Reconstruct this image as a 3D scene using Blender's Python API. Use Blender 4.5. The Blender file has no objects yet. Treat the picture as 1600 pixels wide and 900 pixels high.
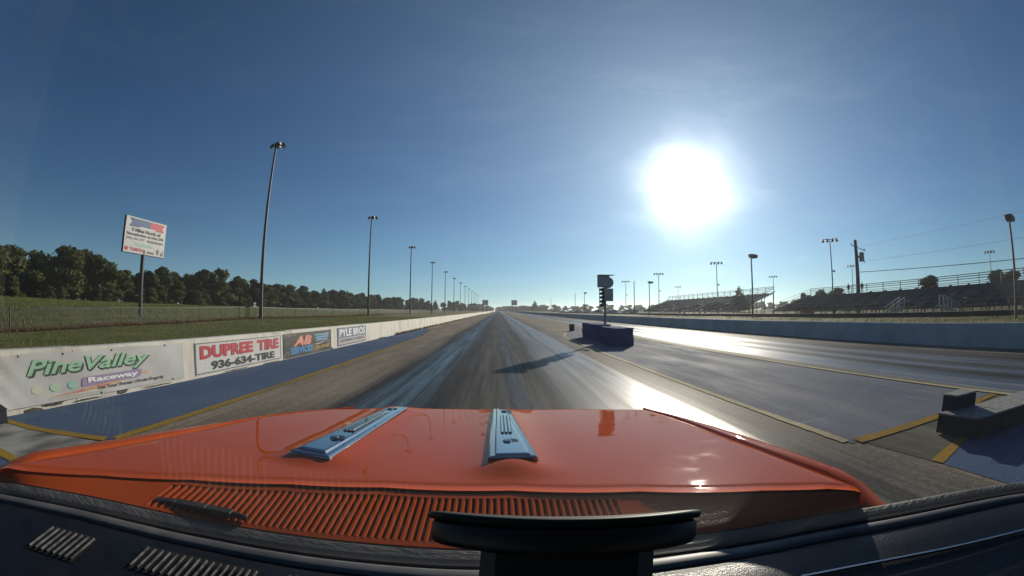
import bpy, bmesh, math, random
from mathutils import Vector, Matrix
random.seed(7)
R = math.radians
SC = bpy.context.scene
COL = SC.collection

# ------------------------------------------------------------------ camera (wide action-camera lens)
CAM_H = 1.3
cd = bpy.data.cameras.new('camera')
cam = bpy.data.objects.new('camera', cd); COL.objects.link(cam); SC.camera = cam
cd.type = 'PANO'; cd.panorama_type = 'FISHEYE_LENS_POLYNOMIAL'
cd.sensor_fit = 'HORIZONTAL'; cd.sensor_width = 36.0; cd.sensor_height = 20.25
cd.fisheye_fov = R(220)
cd.fisheye_polynomial_k0 = 0.0
cd.fisheye_polynomial_k1 = -1.0 / (623.34 * 36.0 / 1600.0)
cd.fisheye_polynomial_k2 = 0.0; cd.fisheye_polynomial_k3 = 0.0; cd.fisheye_polynomial_k4 = 0.0
cd.clip_start = 0.01; cd.clip_end = 9000
YAW, PITCH, ROLL = 0.0332, 0.0564, -0.0043
def cam_rows():
    cy, sy = math.cos(YAW), math.sin(YAW); cp, sp = math.cos(PITCH), math.sin(PITCH); cr, sr = math.cos(ROLL), math.sin(ROLL)
    A = Matrix(((cy, 0, -sy), (0, 1, 0), (sy, 0, cy)))
    B = Matrix(((1, 0, 0), (0, cp, -sp), (0, sp, cp)))
    Cc = Matrix(((cr, -sr, 0), (sr, cr, 0), (0, 0, 1)))
    return Cc @ B @ A
_M = cam_rows()
def _w(r): return Vector((r[0], r[2], r[1]))
right, up, fwd = _w(_M[0]), _w(_M[1]), _w(_M[2])
cam.matrix_world = Matrix(((right.x, up.x, -fwd.x, 0), (right.y, up.y, -fwd.y, 0), (right.z, up.z, -fwd.z, CAM_H), (0, 0, 0, 1)))

# ------------------------------------------------------------------ sky and sun
SUN_AZ, SUN_EL = R(28.3), R(17.4)
S = Vector((math.sin(SUN_AZ) * math.cos(SUN_EL), math.cos(SUN_AZ) * math.cos(SUN_EL), math.sin(SUN_EL)))
W = bpy.data.worlds.new('World'); SC.world = W; W.use_nodes = True
nt = W.node_tree; nt.nodes.clear()
def N(t, k, **kw):
    n = t.nodes.new(k)
    for a, b in kw.items(): setattr(n, a, b)
    return n
def math_n(t, op, a, b=None):
    n = N(t, 'ShaderNodeMath', operation=op)
    for i, v in enumerate((a, b)):
        if v is None: continue
        if isinstance(v, (int, float)): n.inputs[i].default_value = v
        else: t.links.new(v, n.inputs[i])
    return n.outputs[0]
sky = N(nt, 'ShaderNodeTexSky', sky_type='NISHITA', sun_disc=False)
sky.sun_elevation = SUN_EL; sky.sun_rotation = SUN_AZ
sky.air_density = 1.0; sky.dust_density = 0.15; sky.ozone_density = 3.0
bg = N(nt, 'ShaderNodeBackground'); bg.inputs[1].default_value = 0.044
tint = N(nt, 'ShaderNodeVectorMath', operation='MULTIPLY'); tint.inputs[1].default_value = (0.50, 0.88, 1.20)
nt.links.new(sky.outputs[0], tint.inputs[0]); nt.links.new(tint.outputs[0], bg.inputs[0])
tc = N(nt, 'ShaderNodeTexCoord')
dot = N(nt, 'ShaderNodeVectorMath', operation='DOT_PRODUCT'); dot.inputs[1].default_value = S
nt.links.new(tc.outputs['Generated'], dot.inputs[0])
ang = math_n(nt, 'ARCCOSINE', math_n(nt, 'MINIMUM', dot.outputs['Value'], 1.0))
def lobe(w, p, amp):
    q = math_n(nt, 'POWER', math_n(nt, 'DIVIDE', ang, w), p)
    return math_n(nt, 'MULTIPLY', math_n(nt, 'POWER', math.e, math_n(nt, 'MULTIPLY', q, -1.0)), amp)
cm = N(nt, 'ShaderNodeMapping'); cm.inputs['Scale'].default_value = (1.2, 2.6, 7.0); cm.inputs['Rotation'].default_value = (R(20), R(-24), R(35)); nt.links.new(tc.outputs['Generated'], cm.inputs[0])
cn = N(nt, 'ShaderNodeTexNoise'); cn.inputs['Scale'].default_value = 1.7; cn.inputs['Detail'].default_value = 9; cn.inputs['Roughness'].default_value = .62; cn.inputs['Distortion'].default_value = .6; nt.links.new(cm.outputs[0], cn.inputs['Vector'])
cr_ = N(nt, 'ShaderNodeMapRange'); cr_.inputs[1].default_value = .50; cr_.inputs[2].default_value = .80; nt.links.new(cn.outputs['Fac'], cr_.inputs[0])
cirrus = cr_.outputs[0]
halo = math_n(nt, 'MULTIPLY', lobe(0.19, 1.0, 0.42), math_n(nt, 'ADD', math_n(nt, 'MULTIPLY', cirrus, 0.7), 0.86))
sn = N(nt, 'ShaderNodeTexNoise'); sn.inputs['Scale'].default_value = 9; sn.inputs['Detail'].default_value = 4; nt.links.new(tc.outputs['Generated'], sn.inputs['Vector'])
clean = ang; ang = math_n(nt, 'MULTIPLY', ang, math_n(nt, 'ADD', math_n(nt, 'MULTIPLY', sn.outputs['Fac'], 0.7), 0.65))
core = lobe(0.074, 1.7, 2.0); ang = clean
gl = math_n(nt, 'ADD', math_n(nt, 'ADD', core, halo), math_n(nt, 'MULTIPLY', cirrus, 0.012))
sepw = N(nt, 'ShaderNodeSeparateXYZ'); nt.links.new(tc.outputs['Generated'], sepw.inputs[0])
hz = math_n(nt, 'MULTIPLY', math_n(nt, 'POWER', math.e, math_n(nt, 'DIVIDE', math_n(nt, 'ABSOLUTE', sepw.outputs[2]), -0.10)), 0.24)
bg3 = N(nt, 'ShaderNodeBackground'); bg3.inputs[0].default_value = (0.64, 0.86, 1.0, 1)
nt.links.new(math_n(nt, 'ADD', hz, lobe(0.40, 1.0, 0.36)), bg3.inputs[1])
bg2 = N(nt, 'ShaderNodeBackground'); bg2.inputs[0].default_value = (1.0, 0.97, 0.93, 1)
nt.links.new(gl, bg2.inputs[1])
add = N(nt, 'ShaderNodeAddShader'); nt.links.new(bg.outputs[0], add.inputs[0]); nt.links.new(bg2.outputs[0], add.inputs[1])
add3 = N(nt, 'ShaderNodeAddShader'); nt.links.new(add.outputs[0], add3.inputs[0]); nt.links.new(bg3.outputs[0], add3.inputs[1])
ow = N(nt, 'ShaderNodeOutputWorld'); nt.links.new(add3.outputs[0], ow.inputs[0])
sl = bpy.data.lights.new('sun', 'SUN'); so = bpy.data.objects.new('sun', sl); COL.objects.link(so)
sl.energy = 5.0; sl.angle = R(0.5); sl.color = (1.0, 0.90, 0.76)
so.rotation_euler = (-S).to_track_quat('-Z', 'Y').to_euler(); so.location = (20, 40, 60)
SC.view_settings.view_transform = 'Standard'; SC.view_settings.look = 'None'
SC.view_settings.exposure = 0.15; SC.view_settings.gamma = 1.0
SC.render.engine = 'CYCLES'
SC.cycles.use_denoising = True
SC.cycles.max_bounces = 6; SC.cycles.transparent_max_bounces = 12; SC.cycles.diffuse_bounces = 2; SC.cycles.glossy_bounces = 4
SC.cycles.sample_clamp_indirect = 6.0
SC.cycles.caustics_reflective = False; SC.cycles.caustics_refractive = False

# ------------------------------------------------------------------ materials
def new_mat(name):
    m = bpy.data.materials.new(name); m.use_nodes = True
    t = m.node_tree; b = t.nodes['Principled BSDF']
    return m, t, b
def C4(c): return (c[0], c[1], c[2], 1)
def mat(name, c, c2=None, scale=3.0, rough=0.6, metal=0.0, spec=0.5, bump=0.0, bscale=None, stretch=(1, 1, 1), coat=0.0, detail=4, rough2=None, lo=0.35, hi=0.65):
    m, t, b = new_mat(name)
    b.inputs['Base Color'].default_value = C4(c); b.inputs['Roughness'].default_value = rough
    b.inputs['Metallic'].default_value = metal; b.inputs['Specular IOR Level'].default_value = spec
    if coat: b.inputs['Coat Weight'].default_value = coat; b.inputs['Coat Roughness'].default_value = 0.03
    if c2 is not None or bump:
        co = N(t, 'ShaderNodeTexCoord'); mp = N(t, 'ShaderNodeMapping'); mp.inputs['Scale'].default_value = stretch
        t.links.new(co.outputs['Object'], mp.inputs[0])
        if c2 is not None:
            nz = N(t, 'ShaderNodeTexNoise'); nz.inputs['Scale'].default_value = scale; nz.inputs['Detail'].default_value = detail
            t.links.new(mp.outputs[0], nz.inputs['Vector'])
            r = N(t, 'ShaderNodeValToRGB'); r.color_ramp.elements[0].position = lo; r.color_ramp.elements[1].position = hi
            r.color_ramp.elements[0].color = C4(c); r.color_ramp.elements[1].color = C4(c2)
            t.links.new(nz.outputs['Fac'], r.inputs[0]); t.links.new(r.outputs[0], b.inputs['Base Color'])
            if rough2 is not None:
                mr = N(t, 'ShaderNodeMapRange'); mr.inputs[1].default_value = lo; mr.inputs[2].default_value = hi
                mr.inputs[3].default_value = rough; mr.inputs[4].default_value = rough2
                t.links.new(nz.outputs['Fac'], mr.inputs[0]); t.links.new(mr.outputs[0], b.inputs['Roughness'])
        if bump:
            n2 = N(t, 'ShaderNodeTexNoise'); n2.inputs['Scale'].default_value = bscale or scale * 4; n2.inputs['Detail'].default_value = 5
            t.links.new(mp.outputs[0], n2.inputs['Vector'])
            bp = N(t, 'ShaderNodeBump'); bp.inputs['Strength'].default_value = bump; bp.inputs['Distance'].default_value = 0.02
            t.links.new(n2.outputs['Fac'], bp.inputs['Height']); t.links.new(bp.outputs[0], b.inputs['Normal'])
    return m

def track_material():
    m, t, b = new_mat('drag_strip_surface')
    co = N(t, 'ShaderNodeTexCoord'); sep = N(t, 'ShaderNodeSeparateXYZ'); t.links.new(co.outputs['Object'], sep.inputs[0])
    # slight wander of the bands along the strip
    mw = N(t, 'ShaderNodeMapping'); mw.inputs['Scale'].default_value = (0.9, 0.06, 1); t.links.new(co.outputs['Object'], mw.inputs[0])
    nw = N(t, 'ShaderNodeTexNoise'); nw.inputs['Scale'].default_value = 1.3; nw.inputs['Detail'].default_value = 6; t.links.new(mw.outputs[0], nw.inputs['Vector'])
    x = math_n(t, 'ADD', sep.outputs[0], math_n(t, 'MULTIPLY', math_n(t, 'SUBTRACT', nw.outputs['Fac'], 0.5), 0.75))
    f = math_n(t, 'DIVIDE', math_n(t, 'ADD', x, 6.0), 20.0)
    bands = [(-6, (.20, .165, .12), .8), (-2.75, (.215, .18, .135), .8), (-2.35, (.15, .13, .105), .75), (-2.0, (.028, .028, .029), .62), (-1.75, (.045, .075, .105), .58),  # bluish bands have the reflected sky put into their colour
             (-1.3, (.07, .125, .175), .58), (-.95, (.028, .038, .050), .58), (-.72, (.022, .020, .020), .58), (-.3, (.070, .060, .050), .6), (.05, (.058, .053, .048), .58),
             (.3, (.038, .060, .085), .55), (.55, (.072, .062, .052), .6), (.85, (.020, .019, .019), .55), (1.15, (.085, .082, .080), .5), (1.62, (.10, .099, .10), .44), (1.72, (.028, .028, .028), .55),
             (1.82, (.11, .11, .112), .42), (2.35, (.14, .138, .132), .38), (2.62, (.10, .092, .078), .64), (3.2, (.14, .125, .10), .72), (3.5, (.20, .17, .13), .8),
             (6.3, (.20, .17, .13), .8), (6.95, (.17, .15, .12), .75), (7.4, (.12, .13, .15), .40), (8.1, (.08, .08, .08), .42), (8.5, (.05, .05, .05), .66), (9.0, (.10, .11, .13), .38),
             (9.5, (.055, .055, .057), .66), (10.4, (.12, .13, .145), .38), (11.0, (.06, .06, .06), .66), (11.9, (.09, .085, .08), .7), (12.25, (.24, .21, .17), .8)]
    r = N(t, 'ShaderNodeValToRGB'); rr = N(t, 'ShaderNodeValToRGB')
    # a colour ramp holds 32 stops
    for ramp, idx in ((r, 1), (rr, 2)):
        el = ramp.color_ramp.elements
        while len(el) > 1: el.remove(el[-1])
        el[0].position = 0
        for k, bd in enumerate(bands[:32]):
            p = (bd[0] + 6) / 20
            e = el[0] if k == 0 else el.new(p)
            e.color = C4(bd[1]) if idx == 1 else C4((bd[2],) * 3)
        t.links.new(f, ramp.inputs[0])
    # long tyre streaks
    ms = N(t, 'ShaderNodeMapping'); ms.inputs['Scale'].default_value = (8, 0.16, 1); t.links.new(co.outputs['Object'], ms.inputs[0])
    ns = N(t, 'ShaderNodeTexNoise'); ns.inputs['Scale'].default_value = 1.0; ns.inputs['Detail'].default_value = 7; ns.inputs['Roughness'].default_value = .65; t.links.new(ms.outputs[0], ns.inputs['Vector'])
    st = N(t, 'ShaderNodeMapRange'); st.inputs[1].default_value = .38; st.inputs[2].default_value = .62; st.inputs[3].default_value = .38; st.inputs[4].default_value = 1.6
    t.links.new(ns.outputs['Fac'], st.inputs[0])
    ng = N(t, 'ShaderNodeTexNoise'); ng.inputs['Scale'].default_value = 16; ng.inputs['Detail'].default_value = 6; ng.inputs['Roughness'].default_value = .8; t.links.new(co.outputs['Object'], ng.inputs['Vector'])
    sg = N(t, 'ShaderNodeMapRange'); sg.inputs[1].default_value = .3; sg.inputs[2].default_value = .7; sg.inputs[3].default_value = .55; sg.inputs[4].default_value = 1.45
    t.links.new(ng.outputs['Fac'], sg.inputs[0])
    mk = N(t, 'ShaderNodeMapRange'); mk.inputs[1].default_value = .6; mk.inputs[2].default_value = .72; mk.inputs[3].default_value = 1.0; mk.inputs[4].default_value = .22
    t.links.new(rr.outputs[0], mk.inputs[0])
    stk = math_n(t, 'ADD', math_n(t, 'MULTIPLY', math_n(t, 'SUBTRACT', st.outputs[0], 1.0), mk.outputs[0]), 1.0)
    mq = N(t, 'ShaderNodeMapping'); mq.inputs['Scale'].default_value = (.9, .28, 1); t.links.new(co.outputs['Object'], mq.inputs[0])
    nq = N(t, 'ShaderNodeTexNoise'); nq.inputs['Scale'].default_value = 1.0; nq.inputs['Detail'].default_value = 8; nq.inputs['Roughness'].default_value = .7; t.links.new(mq.outputs[0], nq.inputs['Vector'])
    sq = N(t, 'ShaderNodeMapRange'); sq.inputs[1].default_value = .32; sq.inputs[2].default_value = .68; sq.inputs[3].default_value = .62; sq.inputs[4].default_value = 1.35
    t.links.new(nq.outputs['Fac'], sq.inputs[0])
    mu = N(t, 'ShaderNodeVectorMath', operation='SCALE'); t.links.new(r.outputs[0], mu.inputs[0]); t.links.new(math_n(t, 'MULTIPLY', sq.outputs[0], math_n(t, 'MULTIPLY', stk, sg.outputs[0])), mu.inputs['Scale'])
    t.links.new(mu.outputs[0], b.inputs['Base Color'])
    ro = math_n(t, 'ADD', rr.outputs[0], math_n(t, 'MULTIPLY', math_n(t, 'SUBTRACT', ns.outputs['Fac'], .5), .35))
    t.links.new(ro, b.inputs['Roughness'])
    bp = N(t, 'ShaderNodeBump'); bp.inputs['Strength'].default_value = .5; bp.inputs['Distance'].default_value = .008
    nb = N(t, 'ShaderNodeTexNoise'); nb.inputs['Scale'].default_value = 45; nb.inputs['Detail'].default_value = 3; t.links.new(co.outputs['Object'], nb.inputs['Vector'])
    t.links.new(math_n(t, 'MULTIPLY', nb.outputs['Fac'], math_n(t, 'MULTIPLY', rr.outputs[0], 2)), bp.inputs['Height']); t.links.new(bp.outputs[0], b.inputs['Normal'])
    sr = N(t, 'ShaderNodeMapRange'); sr.inputs[1].default_value = .38; sr.inputs[2].default_value = .56; sr.inputs[3].default_value = .42; sr.inputs[4].default_value = .05
    t.links.new(rr.outputs[0], sr.inputs[0]); t.links.new(sr.outputs[0], b.inputs['Specular IOR Level'])
    return m

def paint_mat(name, c, c2, under, wear=.62, stain=(.03, .03, .032)):
    m, t, b = new_mat(name); co = N(t, 'ShaderNodeTexCoord')
    def nz(scale, det, stretch=(1, 1, 1), rough=.6, rot=0.0):
        mp = N(t, 'ShaderNodeMapping'); mp.inputs['Scale'].default_value = stretch; mp.inputs['Rotation'].default_value = (0, 0, rot); t.links.new(co.outputs['Object'], mp.inputs[0])
        n = N(t, 'ShaderNodeTexNoise'); n.inputs['Scale'].default_value = scale; n.inputs['Detail'].default_value = det; n.inputs['Roughness'].default_value = rough
        t.links.new(mp.outputs[0], n.inputs['Vector']); return n.outputs['Fac']
    def mr(v, a_, b_2, c_=0.0, d_=1.0):
        n = N(t, 'ShaderNodeMapRange'); n.inputs[1].default_value = a_; n.inputs[2].default_value = b_2; n.inputs[3].default_value = c_; n.inputs[4].default_value = d_
        t.links.new(v, n.inputs[0]); return n.outputs[0]
    def mix(f, a_, b_2):
        n = N(t, 'ShaderNodeMix', data_type='RGBA'); t.links.new(f, n.inputs[0])
        for v, i in ((a_, 6), (b_2, 7)):
            if isinstance(v, tuple): n.inputs[i].default_value = C4(v)
            else: t.links.new(v, n.inputs[i])
        return n.outputs[2]
    x = mix(mr(nz(.8, 8, (1, .4, 1)), .35, .65), c, c2)
    x = mix(mr(nz(1.3, 10, (2.2, .22, 1), .7), wear-.06, wear+.08, 0, .75), x, under)       # paint worn through along the strip
    x = mix(mr(nz(.55, 9, (1.4, .5, 1), .7, .3), .58, .70, 0, .55), x, stain)               # oil and rubber stains
    x = mix(mr(nz(2.6, 6, (.35, 2.6, 1), .6, .7), .66, .72, 0, .45), x, tuple(min(1, 1.9*q) for q in c2))  # pale scuffs
    v = N(t, 'ShaderNodeTexVoronoi', feature='DISTANCE_TO_EDGE'); v.inputs['Scale'].default_value = .42
    wv = N(t, 'ShaderNodeTexNoise'); wv.inputs['Scale'].default_value = 3; wv.inputs['Detail'].default_value = 6; t.links.new(co.outputs['Object'], wv.inputs['Vector'])
    ad = N(t, 'ShaderNodeVectorMath', operation='MULTIPLY_ADD'); ad.inputs[1].default_value = (.5, .5, .5); t.links.new(wv.outputs['Color'], ad.inputs[0]); t.links.new(co.outputs['Object'], ad.inputs[2]); t.links.new(ad.outputs[0], v.inputs['Vector'])
    x = mix(mr(v.outputs['Distance'], 0, .005, .35, 0), x, (.02, .02, .02))                   # hairline cracks
    gr = mr(nz(38, 4, (1, 1, 1), .8), .3, .7, .72, 1.28)
    sc = N(t, 'ShaderNodeVectorMath', operation='SCALE'); t.links.new(x, sc.inputs[0]); t.links.new(gr, sc.inputs['Scale']); t.links.new(sc.outputs[0], b.inputs['Base Color'])
    t.links.new(mr(nz(1.1, 6, (1.5, .3, 1)), .35, .65, .76, .92), b.inputs['Roughness']); b.inputs['Specular IOR Level'].default_value = .03
    bp = N(t, 'ShaderNodeBump'); bp.inputs['Strength'].default_value = .3; bp.inputs['Distance'].default_value = .006; t.links.new(nz(55, 3), bp.inputs['Height']); t.links.new(bp.outputs[0], b.inputs['Normal'])
    return m

def leaf_mat(name, a, b_, trans=0.25):
    m, t, b = new_mat(name)
    g = N(t, 'ShaderNodeNewGeometry'); r = N(t, 'ShaderNodeValToRGB')
    r.color_ramp.elements[0].color = C4(a); r.color_ramp.elements[1].color = C4(b_)
    oi = N(t, 'ShaderNodeObjectInfo')
    v = math_n(t, 'ADD', math_n(t, 'MULTIPLY', g.outputs['Random Per Island'], .6), math_n(t, 'MULTIPLY', oi.outputs['Random'], .4))
    t.links.new(v, r.inputs[0]); t.links.new(r.outputs[0], b.inputs['Base Color'])
    b.inputs['Roughness'].default_value = .6; b.inputs['Specular IOR Level'].default_value = .08
    tr = N(t, 'ShaderNodeBsdfTranslucent'); t.links.new(r.outputs[0], tr.inputs[0])
    mx = N(t, 'ShaderNodeMixShader'); mx.inputs[0].default_value = trans
    o = t.nodes['Material Output']; t.links.new(b.outputs[0], mx.inputs[1]); t.links.new(tr.outputs[0], mx.inputs[2]); t.links.new(mx.outputs[0], o.inputs[0])
    return m

def glass_mat():
    m, t, b = new_mat('windscreen_glass'); t.nodes.remove(b); o = t.nodes['Material Output']
    lw = N(t, 'ShaderNodeLayerWeight'); lw.inputs[0].default_value = .5
    fr = math_n(t, 'ADD', math_n(t, 'MULTIPLY', math_n(t, 'POWER', lw.outputs['Facing'], 5.0), .42), .022)
    tr = N(t, 'ShaderNodeBsdfTransparent'); tr.inputs[0].default_value = (.965, .975, .97, 1)
    gl_ = N(t, 'ShaderNodeBsdfGlossy'); gl_.inputs['Roughness'].default_value = 0.02; gl_.inputs[0].default_value = (.9, .9, .9, 1)
    # a thin film of road dust on the outside
    co = N(t, 'ShaderNodeTexCoord'); nz = N(t, 'ShaderNodeTexNoise'); nz.inputs['Scale'].default_value = 3.0; nz.inputs['Detail'].default_value = 5; t.links.new(co.outputs['Object'], nz.inputs['Vector'])
    mr = N(t, 'ShaderNodeMapRange'); mr.inputs[1].default_value = .3; mr.inputs[2].default_value = .75; mr.inputs[3].default_value = .001; mr.inputs[4].default_value = .007
    t.links.new(nz.outputs['Fac'], mr.inputs[0])
    ms = N(t, 'ShaderNodeMapping'); ms.inputs['Scale'].default_value = (9, 1.1, 1.1); ms.inputs['Rotation'].default_value = (0, 0, .5); t.links.new(co.outputs['Object'], ms.inputs[0])
    n3 = N(t, 'ShaderNodeTexNoise'); n3.inputs['Scale'].default_value = 1.2; n3.inputs['Detail'].default_value = 7; t.links.new(ms.outputs[0], n3.inputs['Vector'])
    m3 = N(t, 'ShaderNodeMapRange'); m3.inputs[1].default_value = .60; m3.inputs[2].default_value = .78; m3.inputs[3].default_value = 0; m3.inputs[4].default_value = .012
    t.links.new(n3.outputs['Fac'], m3.inputs[0]); dust = math_n(t, 'ADD', mr.outputs[0], m3.outputs[0])
    du = N(t, 'ShaderNodeBsdfTranslucent'); du.inputs[0].default_value = (.75, .72, .66, 1)
    mx0 = N(t, 'ShaderNodeMixShader'); t.links.new(dust, mx0.inputs[0]); t.links.new(tr.outputs[0], mx0.inputs[1]); t.links.new(du.outputs[0], mx0.inputs[2])
    mx = N(t, 'ShaderNodeMixShader'); t.links.new(fr, mx.inputs[0]); t.links.new(mx0.outputs[0], mx.inputs[1]); t.links.new(gl_.outputs[0], mx.inputs[2])
    t.links.new(mx.outputs[0], o.inputs[0])
    return m

M = dict(
    grass=mat('field_grass', (.075, .10, .03), (.21, .16, .08), scale=.22, rough=.9, spec=.1, bump=.6, bscale=6, detail=8),
    blade=leaf_mat('grass_blades', (.12, .18, .04), (.24, .25, .085), .3),
    dry=leaf_mat('dry_grass_blades', (.16, .10, .05), (.24, .17, .09), .25),
    track=track_material(),
    blue=paint_mat('worn_blue_paint', (.058, .10, .185), (.095, .135, .205), (.17, .17, .17), .66),
    blue2=paint_mat('faded_violet_blue_paint', (.125, .145, .19), (.195, .208, .235), (.25, .245, .24), .58),
    yellow=paint_mat('worn_yellow_paint', (.36, .22, .03), (.28, .18, .04), (.12, .11, .09), .60), yellowp=paint_mat('glare_pale_yellow_paint', (.56, .48, .28), (.46, .40, .25), (.20, .19, .16), .62),  # paler copy of the yellow: sun glare lightened into the colour
    burn=paint_mat('stained_starting_pad', (.07, .068, .06), (.15, .135, .10), (.22, .21, .18), .56),
    padpale=mat('worn_pale_pad', (.34, .33, .29), (.09, .09, .09), scale=3.2, rough=.7, detail=9, lo=.42, hi=.68, stretch=(1, .4, 1)),
    ventsteel=mat('vent_grey', (.06, .06, .06), (.20, .20, .20), scale=60, rough=.5),
    palesteel=mat('pale_galvanised_steel', (.55, .56, .57), (.45, .46, .47), scale=3, rough=.6),
    cabin=mat('grey_cabin_trim', (.20, .195, .175), (.25, .24, .215), scale=5, rough=.7),
    concrete=mat('white_painted_concrete', (.62, .59, .51), (.30, .27, .22), scale=1.5, rough=.75, bump=.35, bscale=14, detail=10, lo=.48, hi=.86, stretch=(1, 1.6, .55)),
    chip=mat('chipped_concrete', (.045, .04, .035), (.11, .10, .085), scale=14, rough=.9),
    concrete_d=mat('shaded_white_concrete', (.56, .57, .58), (.44, .45, .47), scale=1.0, rough=.75, spec=.1, bump=.2, bscale=12, detail=7),  # white-painted wall in shade, the cool shaded cast put into the colour
    vinyl=mat('white_vinyl', (.53, .53, .51), (.42, .41, .38), scale=1.2, rough=.5),
    white=mat('white_board', (.58, .58, .57), (.50, .49, .47), scale=2, rough=.45),
    red=mat('red_print', (.42, .012, .03), rough=.5), black=mat('black_print', (.015, .015, .016), rough=.5),
    green=mat('mint_green_print', (.30, .50, .33), rough=.5), dgreen=mat('dark_green_print', (.04, .075, .05), rough=.5),
    purple=mat('purple_print', (.29, .23, .36), rough=.5), pink=mat('faded_red_print', (.55, .16, .16), (.6, .4, .2), scale=3, rough=.5, stretch=(1, 1, 5)),
    lime=mat('faded_green_print', (.42, .56, .38), rough=.5), sand=mat('faded_sand_print', (.58, .56, .42), rough=.5), teal=mat('faded_teal_print', (.30, .50, .42), rough=.5),
    greyprint=mat('grey_print', (.12, .12, .12), rough=.5),
    advert=mat('dark_printed_vinyl', (.03, .028, .026), (.34, .26, .16), scale=2.0, rough=.4, stretch=(1, .7, 3), lo=.54, hi=.86),
    skyblue=mat('bright_blue_print', (.04, .24, .50), rough=.45), salmon=mat('orange_red_print', (.62, .13, .07), (.66, .30, .2), scale=6, rough=.45),
    gold=mat('gold_print', (.55, .33, .10), rough=.45), navyprint=mat('slate_blue_print', (.10, .13, .22), rough=.5), bluedull=mat('dull_blue_print', (.10, .30, .48), rough=.5),
    tan=mat('tan_print', (.40, .36, .33), rough=.5), whitep=mat('white_print', (.8, .8, .8), rough=.5),
    signblue=mat('sign_blue', (.06, .11, .24), rough=.5), signred=mat('sign_red', (.50, .06, .08), rough=.5),
    steel=mat('galvanised_steel', (.30, .31, .32), (.22, .225, .23), scale=4, rough=.5, metal=.5),
    poles=mat('weathered_pole_steel', (.095, .095, .095), (.065, .065, .062), scale=3, rough=.6, metal=.3),
    darksteel=mat('dark_steel', (.03, .031, .033), rough=.55), wood=mat('creosoted_wood', (.10, .085, .07), (.06, .05, .045), scale=5, rough=.85, stretch=(1, 1, .1)),
    alum=mat('aluminium_planks', (.20, .20, .205), (.14, .14, .145), scale=2, rough=.6, metal=.1), lamp=mat('lamp_glass', (.6, .6, .62), rough=.2),
    bark=mat('bark', (.07, .055, .042), (.04, .03, .025), scale=6, rough=.9),
    leafA=leaf_mat('leaves_olive', (.055, .075, .022), (.17, .175, .055)), leafB=leaf_mat('leaves_dark', (.035, .058, .02), (.12, .14, .045)), leafC=leaf_mat('needles', (.02, .036, .018), (.05, .07, .03)),
    orange=None, chrome=mat('chrome', (.46, .475, .485), rough=.06, metal=1.0), chromed=mat('chrome_recess', (.04, .045, .05), rough=.3, metal=.7),
    rubber=mat('black_rubber', (.012, .012, .013), (.025, .025, .025), scale=9, rough=.55, bump=.2, bscale=50, stretch=(1, 3, 1)),
    seal=mat('dusty_rubber_seal', (.03, .03, .031), (.085, .085, .085), scale=10, rough=.5, rough2=.7, bump=.3, bscale=60, stretch=(1, 3, 1), detail=8),
    trim=mat('grey_pad_trim', (.065, .065, .068), (.11, .11, .11), scale=14, rough=.5, detail=8),
    dash=mat('grained_black_vinyl', (.007, .0066, .007), (.012, .0115, .012), scale=30, rough=.33, spec=.6, bump=.25, bscale=420),
    gap=mat('shadow_gap_black', (.006, .006, .006), rough=.9), plastic=mat('black_plastic', (.008, .008, .009), rough=.45), lip=mat('clear_dark_suction_lip', (.012, .02, .016), rough=.5, spec=.2),
    blockblue=paint_mat('dark_blue_painted_block', (.028, .065, .17), (.045, .09, .20), (.16, .15, .13), .66),
    boxside=paint_mat('dark_grey_box_side', (.032, .034, .042), (.05, .052, .06), (.11, .10, .085), .62), boxtop=mat('pale_grey_grit_box_top', (.30, .295, .28), (.19, .185, .175), scale=14, rough=.8, bump=.4, bscale=80),
    treebox=mat('grey_timing_box', (.34, .34, .34), (.42, .42, .42), scale=4, rough=.6), glassd=mat('dark_window', (.02, .025, .03), rough=.1), tyre=mat('tyre', (.02, .02, .02), rough=.8),
    skin=mat('skin', (.35, .20, .14), rough=.6), cloth=mat('dark_cloth', (.03, .03, .04), rough=.9), hair=mat('dark_hair', (.02, .015, .012), rough=.8),
    redbanner=mat('faded_red_cloth', (.30, .07, .05), (.42, .20, .15), scale=4, rough=.8), glass=None,
)
M['glass'] = glass_mat()
m_, t_, b_ = new_mat('orange_car_paint')
b_.inputs['Base Color'].default_value = (.45, .070, .008, 1); b_.inputs['Roughness'].default_value = .32; b_.inputs['Metallic'].default_value = .0
b_.inputs['Specular IOR Level'].default_value = .0; b_.inputs['Coat Weight'].default_value = .5; b_.inputs['Coat Roughness'].default_value = .025; b_.inputs['Coat IOR'].default_value = 1.5
co_ = N(t_, 'ShaderNodeTexCoord'); n_ = N(t_, 'ShaderNodeTexNoise'); n_.inputs['Scale'].default_value = 4.5; n_.inputs['Detail'].default_value = 2; t_.links.new(co_.outputs['Object'], n_.inputs['Vector'])
bp_ = N(t_, 'ShaderNodeBump'); bp_.inputs['Strength'].default_value = .10; bp_.inputs['Distance'].default_value = .01; t_.links.new(n_.outputs['Fac'], bp_.inputs['Height']); t_.links.new(bp_.outputs[0], b_.inputs['Coat Normal'])
n2_ = N(t_, 'ShaderNodeTexNoise'); n2_.inputs['Scale'].default_value = 14; n2_.inputs['Detail'].default_value = 8; t_.links.new(co_.outputs['Object'], n2_.inputs['Vector'])
mr_ = N(t_, 'ShaderNodeMapRange'); mr_.inputs[1].default_value = .45; mr_.inputs[2].default_value = .75; mr_.inputs[3].default_value = .015; mr_.inputs[4].default_value = .10; t_.links.new(n2_.outputs['Fac'], mr_.inputs[0]); t_.links.new(mr_.outputs[0], b_.inputs['Coat Roughness'])
M['orange'] = m_

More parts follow.
